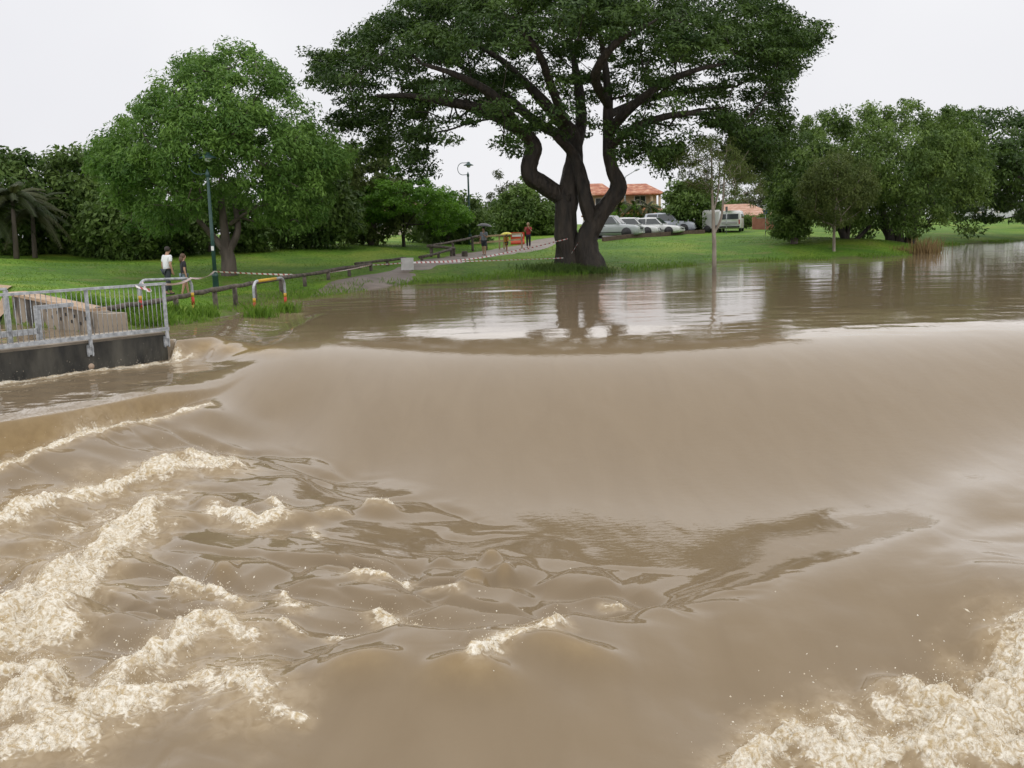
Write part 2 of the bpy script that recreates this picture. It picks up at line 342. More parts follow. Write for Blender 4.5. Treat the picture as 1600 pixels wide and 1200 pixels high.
# white water: (sight points, level, width m, strength, height m)
FOAM = [([(-60, 800), (0, 783), (80, 758), (170, 737), (250, 718), (315, 700), (345, 704)], -1.1, .26, 1., .15),
        ([(0, 835), (100, 800), (180, 765), (260, 745)], -1.15, .34, .62, .05),
        ([(228, 806), (175, 842), (120, 872), (90, 915), (20, 950), (-60, 1000)], -1.35, .24, 1.1, .17),
        ([(160, 880), (130, 930), (70, 985), (0, 1005)], -1.45, .27, 1., .10),
        ([(-40, 1100), (50, 1085), (100, 1120), (150, 1150), (205, 1092), (290, 1062), (335, 1015), (372, 1050)], -1.66, .19, 1.05, .13),
        ([(90, 1200), (200, 1165), (300, 1130), (350, 1130), (385, 1165)], -1.75, .27, .9, .08),
        ([(0, 1160), (60, 1180), (120, 1215), (0, 1240)], -1.78, .25, .95, .1),
        ([(0, 1040), (60, 1050), (130, 1010)], -1.6, .15, .7, .05),
        ([(285, 940), (330, 936), (385, 955)], -1.5, .10, 1.05, .08), ([(445, 940), (462, 960)], -1.5, .08, 1., .06), ([(440, 985), (470, 993)], -1.5, .06, .8, .04), ([(520, 992), (560, 1000)], -1.5, .06, .9, .03),
        ([(598, 945), (615, 962), (650, 980), (700, 968), (725, 975)], -1.46, .10, 1.05, .07), ([(745, 1003), (775, 985), (830, 965), (868, 950)], -1.3, .075, 1.05, .05),
        ([(330, 785), (365, 790), (405, 798), (430, 792)], -1.28, .13, 1.05, .09), ([(425, 765), (455, 772)], -1.25, .08, 1., .06), ([(575, 768), (610, 768)], -1.3, .07, .95, .07), ([(485, 810), (498, 825)], -1.35, .06, .8, .0), ([(505, 795), (540, 790)], -1.35, .05, .8, .03),
        ([(560, 893), (590, 895), (625, 893)], -1.46, .09, .95, .06), ([(670, 903), (710, 905)], -1.46, .06, .85, .03), ([(945, 917), (970, 917)], -1.45, .06, .95, .05),
        ([(1740, 985), (1630, 1030), (1570, 1055), (1505, 1088), (1465, 1120)], -1.66, .29, 1.25, .32), ([(1400, 1145), (1500, 1145), (1620, 1140), (1760, 1130)], -1.8, .26, 1.1, .14),
        ([(1160, 1225), (1205, 1172), (1240, 1148), (1290, 1190), (1360, 1205)], -1.86, .15, 1.15, .20), ([(1300, 1200), (1420, 1180), (1560, 1185), (1760, 1190)], -1.9, .30, 1.15, .16),
        ([(1370, 1110), (1400, 1125)], -1.8, .12, .8, .05), ([(440, 1190), (480, 1200)], -1.8, .07, .8, .04),
        ([(-100, 725), (0, 703), (90, 682), (170, 663), (230, 650), (292, 637), (330, 628)], -.93, .10, 1.0, .045)]
FOAM[-1] = ([(a_, b_ + 7) for a_, b_ in FOAM[-1][0]],) + FOAM[-1][1:]
FOAM = [(P2(p, zmap(z)), wd * (1.25 if z < -.96 else 1), s, h * (1.3 if z < -.96 else 1)) for p, z, wd, s, h in FOAM]
FOAM += [(np.array([FC + fd * q - fn_ * (.02 + .10 * (1 - q / 9)) for q in (-.1, .5, 1.2, 2, 3, 4.5, 7)]), .17, 1.0, .05), (np.array([FC + fd * q - fn_ * .30 for q in (-.35, .2, .8, 1.5)]), .13, .9, .05), (np.array([FC + fd * q - fn_ * .55 for q in (.6, 1.6, 3, 5)]), .2, .5, .02)]
# smooth boils and lips: (px, py, level, rx, ry, height)
BOIL = [(768, 862, -1.45, .12, .10, .12), (742, 888, -1.45, .14, .10, .11), (720, 893, -1.45, .10, .08, .08), (787, 884, -1.45, .11, .08, .09), (690, 862, -1.45, .12, .10, .05), (810, 872, -1.45, .25, .2, .06),
        (450, 800, -1.35, .45, .16, .12), (520, 790, -1.35, .18, .12, .10), (270, 800, -1.3, .5, .16, .13), (590, 770, -1.3, .25, .15, .09), (410, 770, -1.25, .25, .15, .08), (330, 760, -1.2, .25, .16, .10),
        (730, 1003, -1.26, .38, .13, .15), (890, 950, -1.2, .42, .12, .12), (560, 1015, -1.32, .35, .13, .12), (1020, 980, -1.4, .35, .3, .06), (960, 1080, -1.66, .25, .25, .06),
        (360, 950, -1.5, .4, .12, .06), (390, 985, -1.52, .5, .15, .07), (60, 990, -1.5, .5, .2, .1), (640, 735, -1.15, .0, .0, 0), (350, 900, -1.45, .15, .12, .09), (120, 1010, -1.6, .3, .25, .08),
        (1400, 1060, -1.65, .22, .14, .12), (1545, 975, -1.5, .15, .1, .07), (1440, 1060, -1.65, .2, .14, .1), (1380, 1110, -1.8, .2, .15, .08), (70, 1140, -1.7, .18, .15, .12), (200, 1110, -1.68, .25, .2, .1), (80, 890, -1.36, .35, .2, .12)]
def water_height(x, y):
    z, dl, side, wl, pour = water_base(x, y)
    for px, py, lz, rx, ry, h in BOIL:
        if h == 0: continue
        lz = zmap(lz); rx *= 1.2; ry *= 1.2; h *= 1.3; c = onz(px, py, lz); m = (np.abs(x - c[0]) < 3 * rx) & (np.abs(y - c[1]) < 3 * ry * 1.6)
        dx = x[m] - c[0]; dy = (y[m] - c[1]) / 1.6
        q = (dx / rx) ** 2 + (dy / ry) ** 2
        z[m] += h * np.exp(-q ** 1.5) 
    lip_ = np.zeros(x.shape)
    for px, py, lz, rx, ry, h in BOIL:
        if h < .085: continue
        c = onz(px, py, zmap(lz)); q = ((x - c[0]) / (rx * 1.1)) ** 2 + ((y - c[1]) / (ry * 1.5)) ** 2; lip_ = np.maximum(lip_, np.exp(-q) * min(1, h * 6))
    foam_w = np.zeros(x.shape); foam = np.zeros(x.shape); fh = np.zeros(x.shape)
    for P, wd, s, h in FOAM:
        lo = P.min(0) - 5 * wd; hi = P.max(0) + 5 * wd
        m = (x > lo[0]) & (x < hi[0]) & (y > lo[1]) & (y < hi[1])
        xm = x[m] + .35 * wd * fbm(x[m] * 2.2, y[m] * 2.2, 31, 3) * 1.6; ym = y[m] + .6 * wd * fbm(x[m] * 2.2, y[m] * 2.2, 41, 3) * 1.6
        d, t = seg_dist(xm, ym, P); g = np.exp(-(d / wd) ** 2)
        foam[m] = np.maximum(foam[m], s * g); foam_w[m] = np.maximum(foam_w[m], s * np.exp(-(d / (2.1 * wd)) ** 2)); fh[m] = np.maximum(fh[m], h * g)
    # turbulent water below the slope
    yb = np.interp(x, [-14, -8, -5, -3.5, -1.5, 0, 2.1, 3.6, 5.5], [20, 19., 18.7, 18.2, 16.6, 14.8, 12.6, 11.8, 10.8])
    turb = sst(.2, -1.1, y - yb + .3 * vnoise(x * .7, y * .7, 19)) * (1 - wl) * sst(-.5, -.9, z)
    yr = np.interp(x, RIDGE[:, 0], RIDGE[:, 1])
    turb = turb * np.maximum(sst(-.35, .15, y - yr), sst(-1.6, -2.6, x + (y - 8) * .3)) + .10 * sst(0, -.6, y - yr)
    calm = .25 + .95 * sst(-.30, .35, fbm(x * .33, y * .5, 83, 2)); turb = np.clip(turb * calm, 0, 1.2)
    z = z + sst(.1, -.7, y - yr) * (.075 * fbm(x * .55 - .3 * y, y * .75, 87, 2) + .012 * fbm(x * 1.9 - 1.1 * y, y * 2.0 + x * .9, 89, 2))
    # boils with creases between them, drawn out along the flow
    wx = x + .5 * fbm(x * .7, y * .7, 51, 3); wy = y + .32 * fbm(x * .8, y * .8, 61, 3) + .22 * x
    f1, f2 = worley(wx * .62, wy * 1.15, 3)
    z = z + turb * .105 * (sst(0, .5, f2 - f1) - .75)
    f1, f2 = worley(wx * 1.3, wy * 2.3, 9)
    z = z + turb * .026 * (sst(0, .3, f2 - f1) - .7) * sst(-.15, .35, vnoise(x * .6, y * .8, 13))
    z = z + turb * (.085 * fbm(x * .7, y * 1.1, 71, 3) - .03 * (12 - y) * 0)
    # long flow streaks on the slope and a mild chop on the pool
    z = z + .004 * fbm(x * 2.5 + y * .8, y * .9, 81, 3) * sst(-.1, -.4, z)
    z = z + sst(.0, 2., dl) * (.014 * fbm(x * .35, y * .9, 91, 3) + .007 * fbm(x * 1.1, y * 2.4, 95, 3)) * (.45 + .9 * sst(-.3, .5, fbm(x * .12, y * .25, 97, 2)))
    # chop in the ledge channel
    z = z + wl * sst(.3, .8, side) * .02 * fbm(x * 1.5, y * 2.4, 99, 3)
    z = z + .02 * fbm(x * 1.2, y * 5, 101, 3) * sst(.1, -.1, np.abs(side + .2) - .25) * sst(XB, XB - 1, x)
    # foam body: dense cores, lace round them, drawn into threads
    brk = fbm(x * 1.8, y * 2.2, 111, 4, .56)
    rdg = fbm(x * 3.2 + 1.1 * brk, y * 4.2 + .8 * brk, 115, 3, .5, True)
    core = sst(.32, 1.05, foam * .95 + .42 * brk + .16 * rdg)
    lace = sst(.5, 1.15, foam_w * .70 + .44 * rdg + .26 * brk) * .8
    fm = np.clip(np.maximum(core, lace), 0, 1) * sst(.04, .25, foam_w)
    bil = np.abs(fbm(x * 2.4, y * 2.4, 121, 3, .55))
    fine = fbm(x * 7 + 2 * brk, y * 7 + 2 * rdg, 131, 3, .5, True)
    hs = np.minimum(1., fh * 6 + .12)
    z = z + fh * (.55 + 1.1 * brk) + core * hs * (.20 * (bil - .15)) + fm * (.030 * fine * (.35 + .65 * hs))
    thin = np.clip(np.maximum(np.clip(fh * 6, 0, 1), np.maximum(.75 * pour, .55 * lip_)), 0, 1) * (1 - fm)
    aer = np.clip(1.15 * sst(.12, 1.0, foam_w + .35 * brk * sst(.02, .3, foam_w)), 0, 1)
    return z, fm, thin, aer
rows = 1.0 / np.linspace(1 / 6.2, 1 / 130., 800)
us = np.linspace(-.70, .70, 760)
UU, YY = np.meshgrid(us, rows); XX = UU * (YY + 2.2)
# keep the rows even where the white water is: nothing else depends on the layout
shp = XX.shape
WZ, WFM, WTH, WTU = [a.reshape(shp) for a in water_height(XX.ravel(), YY.ravel())]
# sideways push in the foam so that lumps overhang
px_ = .05 * fbm(XX * 6, YY * 6, 151, 3) * WFM; py_ = .05 * fbm(XX * 6 + 9, YY * 6, 161, 3) * WFM
WX = XX + px_; WY = YY + py_
idx = np.arange(XX.size).reshape(shp)
wf = np.stack([idx[:-1, :-1], idx[:-1, 1:], idx[1:, 1:], idx[1:, :-1]], -1).reshape(-1, 4)
# leave out what lies well under the bank
gzz = gz(XX.ravel(), YY.ravel()); hid = (gzz > .35)
wf = wf[~hid[wf].all(1)]
wm = npmesh('flood_water', np.stack([WX, WY, WZ], -1).reshape(-1, 3), wf, True)
fattr(wm, 'foam', WFM); fattr(wm, 'thin', WTH); fattr(wm, 'aerated', WTU)
def water_mat():
    m = bpy.data.materials.new('silty_water'); m.use_nodes = True; t = m.node_tree; p = t.nodes['Principled BSDF']
    L = t.links.new
    tcn = t.nodes.new('ShaderNodeTexCoord')
    def noise(sc, det, stretch=None, dist=0., rot=0.):
        n = t.nodes.new('ShaderNodeTexNoise'); n.inputs['Scale'].default_value = sc; n.inputs['Detail'].default_value = det; n.inputs['Distortion'].default_value = dist
        mp = t.nodes.new('ShaderNodeMapping'); L(tcn.outputs['Object'], mp.inputs[0])
        if stretch: mp.inputs['Scale'].default_value = stretch
        mp.inputs['Rotation'].default_value = (0, 0, rot)
        L(mp.outputs[0], n.inputs['Vector']); return n
    def ramp(src, p0, c0, p1, c1):
        r = t.nodes.new('ShaderNodeValToRGB'); r.color_ramp.elements[0].position = p0; r.color_ramp.elements[0].color = (*c0, 1)
        r.color_ramp.elements[1].position = p1; r.color_ramp.elements[1].color = (*c1, 1); L(src, r.inputs[0]); return r
    def mix(f, a, b):
        x = t.nodes.new('ShaderNodeMix'); x.data_type = 'RGBA'
        if isinstance(f, float): x.inputs[0].default_value = f
        else: L(f, x.inputs[0])
        L(a, x.inputs[6]); L(b, x.inputs[7]); return x
    silt = ramp(noise(1.1, 5, (1.5, .28, 1), .9, R(16)).outputs[0], .2, (.202, .150, .091), .8, (.224, .169, .105))
    af = t.nodes.new('ShaderNodeAttribute'); af.attribute_name = 'foam'
    at_ = t.nodes.new('ShaderNodeAttribute'); at_.attribute_name = 'thin'
    ochre = ramp(noise(6, 4).outputs[0], .3, (.25, .165, .065), .7, (.33, .23, .10))
    c1 = mix(at_.outputs['Fac'], silt.outputs[0], ochre.outputs[0])
    fo = ramp(noise(11, 12, None, 1.6).outputs[0], .36, (.50, .39, .23), .60, (.82, .77, .66))
    # water full of air is paler and warmer round the foam, white threads lie on top
    aa = t.nodes.new('ShaderNodeAttribute'); aa.attribute_name = 'aerated'
    def math_(op, x, y, z=None):
        n = t.nodes.new('ShaderNodeMath'); n.operation = op
        for i, q in enumerate((x, y, z)):
            if q is None: continue
            if isinstance(q, (int, float)): n.inputs[i].default_value = q
            else: L(q, n.inputs[i])
        return n.outputs[0]
    tanw = ramp(noise(7, 8, None, 1.0).outputs[0], .3, (.27, .20, .115), .7, (.46, .37, .25))
    c1 = mix(math_('MULTIPLY', aa.outputs['Fac'], .62), c1.outputs[2], tanw.outputs[0])
    th1 = noise(9, 8, (1, 1.35, 1), 1.6).outputs[0]; th2 = noise(30, 5, None, .8).outputs[0]
    nn = math_('ADD', math_('MULTIPLY', math_('SUBTRACT', th1, .5), 2.5), math_('MULTIPLY', math_('SUBTRACT', th2, .5), .6))
    tt = math_('ADD', math_('MULTIPLY', af.outputs['Fac'], 1.55), math_('SUBTRACT', nn, .42))
    mr = t.nodes.new('ShaderNodeMapRange'); mr.interpolation_type = 'SMOOTHSTEP'; L(tt, mr.inputs[0]); mr.inputs[1].default_value = .0; mr.inputs[2].default_value = .95
    lt = t.nodes.new('ShaderNodeMath'); lt.operation = 'MULTIPLY'; L(mr.outputs[0], lt.inputs[0])
    gt = t.nodes.new('ShaderNodeMapRange'); L(af.outputs['Fac'], gt.inputs[0]); gt.inputs[1].default_value = .02; gt.inputs[2].default_value = .25; L(gt.outputs[0], lt.inputs[1])
    c2 = mix(lt.outputs[0], c1.outputs[2], fo.outputs[0])
    L(c2.outputs[2], p.inputs['Base Color'])
    rr = t.nodes.new('ShaderNodeMapRange'); L(lt.outputs[0], rr.inputs[0]); rr.inputs[3].default_value = .035; rr.inputs[4].default_value = .4; L(rr.outputs[0], p.inputs['Roughness'])
    p.inputs['IOR'].default_value = 1.33
    # ripples: streaks along the run of the water, fine wind dimples on the pool, froth in the foam
    b1_ = t.nodes.new('ShaderNodeBump'); b1_.inputs['Distance'].default_value = .004; L(noise(3.0, 4, (1.6, .35, 1), .3, R(14)).outputs[0], b1_.inputs['Height']); b1_.inputs['Strength'].default_value = .8
    b2_ = t.nodes.new('ShaderNodeBump'); b2_.inputs['Distance'].default_value = .0018; L(noise(9, 3, (.7, 1.5, 1), .2).outputs[0], b2_.inputs['Height']); L(b1_.outputs[0], b2_.inputs['Normal'])
    b3_ = t.nodes.new('ShaderNodeBump'); b3_.inputs['Distance'].default_value = .02; L(lt.outputs[0], b3_.inputs['Strength']); L(noise(45, 6).outputs[0], b3_.inputs['Height']); L(b2_.outputs[0], b3_.inputs['Normal'])
    L(b3_.outputs[0], p.inputs['Normal'])
    return m
water = link('water', wm, water_mat()); tag(water, 'brown flood water pouring over the weir into foam', 'water', kind='structure')
# creek bed so that nothing is hollow below
# ------------------------------------------------------------------ froth: flung drops and strands on the white water
def froth():
    fl = WFM.ravel(); X = WX.ravel(); Y = WY.ravel(); Z = WZ.ravel()
    area = (YY.ravel() ** 2) * 1.0
    pr = np.where((fl > .55) & (Y < 24), fl * (Y ** 1.4), 0); pr /= pr.sum()
    base = np.array([[1, 0, 0], [-1, 0, 0], [0, 1, 0], [0, -1, 0], [0, 0, 1], [0, 0, -1]], float)
    oct_ = np.array([[0, 2, 4], [2, 1, 4], [1, 3, 4], [3, 0, 4], [2, 0, 5], [1, 2, 5], [3, 1, 5], [0, 3, 5]])
    pr2 = np.where((fl > .5) & (Y < 13), fl * Y ** 1.2, 0); pr2 /= pr2.sum()
    def blobs(n, smin, smax, hmean, spread, elong, big=False):
        i = RNG.choice(len(fl), n, p=pr2 if big else pr)
        c = np.stack([X[i], Y[i], Z[i]], 1) + RNG.normal(0, spread, (n, 3)) * [1, 1, .3]
        c[:, 2] += RNG.exponential(hmean, n)
        s = smin * (smax / smin) ** (RNG.random(n) ** 2)
        ax = RNG.normal(0, 1, (n, 3)); ax[:, 2] *= .7; ax /= np.linalg.norm(ax, axis=1)[:, None]
        b = np.cross(ax, RNG.normal(0, 1, (n, 3))); b /= np.linalg.norm(b, axis=1)[:, None]; d = np.cross(ax, b)
        el = 1 + RNG.exponential(elong, n)
        fr = np.stack([ax * (s * el)[:, None], b * s[:, None], d * s[:, None]], 1)      # n,3,3
        v = c[:, None, :] + np.einsum('kj,njc->nkc', base, fr)
        f = oct_[None] + (np.arange(n) * 6)[:, None, None]
        return v.reshape(-1, 3), f.reshape(-1, 3)
    sets = [blobs(14000, .003, .010, .004, .012, .7), blobs(7000, .0025, .008, .045, .05, .7), blobs(2600, .0025, .007, .13, .14, .3), blobs(1500, .004, .012, .13, .20, .5, True), blobs(260, .006, .015, .24, .34, .5, True)]
    vs = []; fs = []; o = 0
    for v, f in sets: vs.append(v); fs.append(f + o); o += len(v)
    # the high splash at the near right corner
    return npmesh('spray', np.vstack(vs), np.vstack(fs), True)
spray = link('spray', froth(), mat('froth', (.80, .75, .65), .3, (.62, .52, .36), 3)); tag(spray, 'cream coloured spray and froth thrown up along the breaking water', 'spray', kind='stuff')

# ------------------------------------------------------------------ trees
def curve(l):
    a = np.array(sorted(l), float); return lambda x: np.interp(x, a[:, 0], a[:, 1])
def clumps_outline(top, bot, Y, depth, n, shell=.62, umbrella=False, jit=0.0, rng=None):
    """clump centres inside a crown whose outline runs from top to bottom; depth is its half thickness"""
    rng = rng or RNG
    x0 = max(min(p[0] for p in top), min(p[0] for p in bot)); x1 = min(max(p[0] for p in top), max(p[0] for p in bot))
    tf, bf = curve(top), curve(bot); xc = (x0 + x1) / 2; hw = (x1 - x0) / 2; out = []
    hm = max(bf(x) - tf(x) for x in np.linspace(x0, x1, 40))
    while len(out) < n:
        x = rng.uniform(x0, x1); v = rng.uniform(-1, 1); u = (x - xc) / hw
        t_, b_ = tf(x), bf(x)
        if rng.random() > (b_ - t_) / hm: continue
        s = math.sqrt(max(0, 1 - v * v)); wv = rng.uniform(-1, 1)
        dd = depth * math.sqrt(max(.05, 1 - .9 * u * u))
        if umbrella:
            y = b_ + (t_ - b_) * (s ** .7) * (1 - rng.random() ** 1.7 * .999 if rng.random() < .72 else rng.random())
        else:
            if max(abs(v), abs(wv), abs(u)) < shell and rng.random() > .25: continue
            y = (t_ + b_) / 2 + (t_ - b_) / 2 * s * wv
        out.append(at(x, y + rng.normal(0, jit), Y + v * dd))
    return np.array(out)
def leaf_mesh(name, C, cr, nl, L, Wd, flat=.5, up=.5, droop=.3, centre=None, rng=None, tintv=.25, fan=0.0):
    """nl pointed leaves about each clump centre; a leaf is a folded diamond"""
    rng = rng or RNG
    n = len(C) * nl; k = np.repeat(np.arange(len(C)), nl)
    d = rng.normal(0, 1, (n, 3)); d /= np.linalg.norm(d, axis=1)[:, None]; rr = rng.random(n) ** .45
    csz = rng.uniform(.6, 1.35, len(C))[k]
    pos = C[k] + d * (rr * cr * csz)[:, None] * np.array([1, 1, flat])
    cen = C.mean(0) if centre is None else np.asarray(centre)
    out = C[k] - cen; out /= np.linalg.norm(out, axis=1)[:, None] + 1e-6
    nrm = rng.normal(0, 1, (n, 3)) * .8 + out * .35 + d * .45 + np.array([0, 0, up]); nrm /= np.linalg.norm(nrm, axis=1)[:, None]
    ax = rng.normal(0, 1, (n, 3)) + out * .5 + d * .8 + np.array([0, 0, -droop * 2]); ax -= nrm * (ax * nrm).sum(1)[:, None]; ax /= np.linalg.norm(ax, axis=1)[:, None]
    sd_ = np.cross(nrm, ax); s = rng.uniform(.6, 1.3, n)[:, None]
    a = pos - ax * L * .5 * s; b = pos + ax * L * .5 * s
    l = pos + sd_ * Wd * .5 * s - ax * L * .08 * s + nrm * Wd * .12; r_ = pos - sd_ * Wd * .5 * s - ax * L * .08 * s + nrm * Wd * .12
    v = np.stack([a, l, b, r_], 1).reshape(-1, 3); f = np.arange(n * 4).reshape(-1, 4)
    me = npmesh(name, v, f, False)
    tint = np.clip(.5 + rng.normal(0, tintv, len(C))[k] + rng.normal(0, .16, n), 0, 1)
    fattr(me, 'tint', tint, 'FACE'); return me
class Skel:
    def __init__(s): s.p = []; s.par = []; s.r = []
    def node(s, p, par, r=0.0): s.p.append(np.array(p, float)); s.par.append(par); s.r.append(r); return len(s.p) - 1
    def limb(s, pts, rad, par=-1, n=5):
        """pts may start at an existing node; returns ids"""
        if par >= 0: pts = [s.p[par]] + list(pts); rad = [rad[0]] + list(rad)
        sp = smooth_path(pts, n); rr = np.interp(np.linspace(0, 1, len(sp)), np.linspace(0, 1, len(rad)), rad); ids = []
        for i, (q, r_) in enumerate(zip(sp, rr)):
            if par >= 0 and i == 0: continue
            par = s.node(q, par, r_); ids.append(par)
        return ids
    def grow(s, T, seg=.8, tip=.02, bend=.18, wander=.10, free=None, rng=None):
        rng = rng or RNG
        T = np.asarray(T); root = s.p[0]
        order = np.argsort(np.linalg.norm(T - np.array(s.p).mean(0), axis=1))
        ok = [i for i in range(len(s.p)) if free is None or i in free]
        for ti in order:
            t_ = T[ti]; P = np.array([s.p[i] for i in ok]); dv_ = t_ - P; dd = np.linalg.norm(dv_, axis=1)
            cost = dd + 1.1 * np.maximum(0, P[:, 2] - t_[2] + .1 * dd)
            b = ok[int(np.argmin(cost))]; a = s.p[b]; L = np.linalg.norm(t_ - a); m = max(1, int(L / seg)); par = b
            for k in range(1, m + 1):
                f = k / m; q = a + (t_ - a) * f + np.array([0, 0, bend * L * f * (1 - f)]) + (rng.normal(0, wander * seg, 3) if k < m else 0)
                par = s.node(q, par); ok.append(par)
    def mesh(s, name, tip=.018, pw=.42, sides=6, rmax=1e9):
        n = len(s.p); cnt = [0] * n; ch = [[] for _ in range(n)]
        for i in range(n):
            if s.par[i] >= 0: ch[s.par[i]].append(i)
        for i in range(n - 1, -1, -1):
            if not ch[i]: cnt[i] = 1
            if s.par[i] >= 0: cnt[s.par[i]] += cnt[i]
        rad = [s.r[i] if s.r[i] > 0 else min(rmax, tip * max(1, cnt[i]) ** pw) for i in range(n)]
        mb = MB(); done = set()
        for i in range(n):
            if s.par[i] >= 0 and i in done: continue
            chain = [i] if s.par[i] < 0 else [s.par[i], i]
            j = i
            while ch[j]:
                nx = max(ch[j], key=lambda c: (s.r[c], cnt[c])); 
                if nx in done: break
                done.add(nx); chain.append(nx); j = nx
            done.add(i)
            if len(chain) < 2: continue
            rs = [rad[c] for c in chain]
            if s.par[i] >= 0: rs[0] = min(rs[0], rs[1] * 1.25)
            big = max(rs) > .2
            ns = 22 if big else sides
            o0 = len(mb.v)
            mb.tube([s.p[c] for c in chain], rs, ns, caps=False)
            if big:                                                     # fluted, knotty bark on the stout limbs
                V = np.array(mb.v[o0:]); c_ = np.repeat(np.array([s.p[c] for c in chain]), ns, 0); dirv = V - c_
                ang = np.tile(np.arange(ns), len(chain)); al = np.repeat(np.arange(len(chain)), ns)
                k = 1 + .15 * vnoise(ang * .6 + al * .15, al * .25 + i, 7) + .09 * vnoise(ang * 1.3, al * .35 + i, 9) + .05 * vnoise(ang * 2.3, al * .9 + i, 19)
                mb.v[o0:] = [tuple(q) for q in (c_ + dirv * k[:, None])]
        return mb.mesh(name)
BARK_D = mat('wet_dark_bark', (.009, .007, .005), .7, (.055, .042, .030), 4.0, .14, 7, stretch=(1, 1, .22), lo=.3, hi=.75)
BARK_G = mat('grey_bark', (.07, .055, .045), .8, (.15, .12, .10), 3, .03, 10, stretch=(1, 1, .3))
BARK_P = mat('pale_bark', (.16, .13, .10), .8, (.33, .29, .24), 4, .02, 12, stretch=(1, 1, .3))
LM = dict(rain=leafmat('rain_tree_leaf', (.019, .047, .008), (.068, .122, .019), .25),
          mango=leafmat('broad_leaf', (.052, .125, .019), (.155, .275, .048), .3),
          dark=leafmat('dark_leaf', (.046, .092, .017), (.125, .195, .040), .25),
          small=leafmat('bright_leaf', (.060, .160, .012), (.165, .330, .028), .3),
          olive=leafmat('olive_leaf', (.060, .095, .018), (.130, .170, .042), .3),
          fig=leafmat('fig_leaf', (.050, .098, .016), (.140, .220, .042), .25),
          grey=leafmat('grey_leaf', (.06, .075, .04), (.12, .13, .08), .3),
          palm=leafmat('palm_leaf', (.022, .042, .010), (.070, .075, .022), .3),
          grass=leafmat('grass_blade', (.085, .190, .018), (.200, .320, .042), .4))
def finish_tree(name, base, crown_me, trunk_me, lm, bark, label, group=None):
    t = empty(name, base, 0, label, 'tree', group)
    inv = Matrix.Translation(-Vector([float(v) for v in base]))
    for me in (crown_me, trunk_me): me.transform(inv)
    link('trunk', trunk_me, bark, t); c = link('crown', crown_me, lm, t); return t
def lift(p, Y): return at(p[0], p[1], Y)

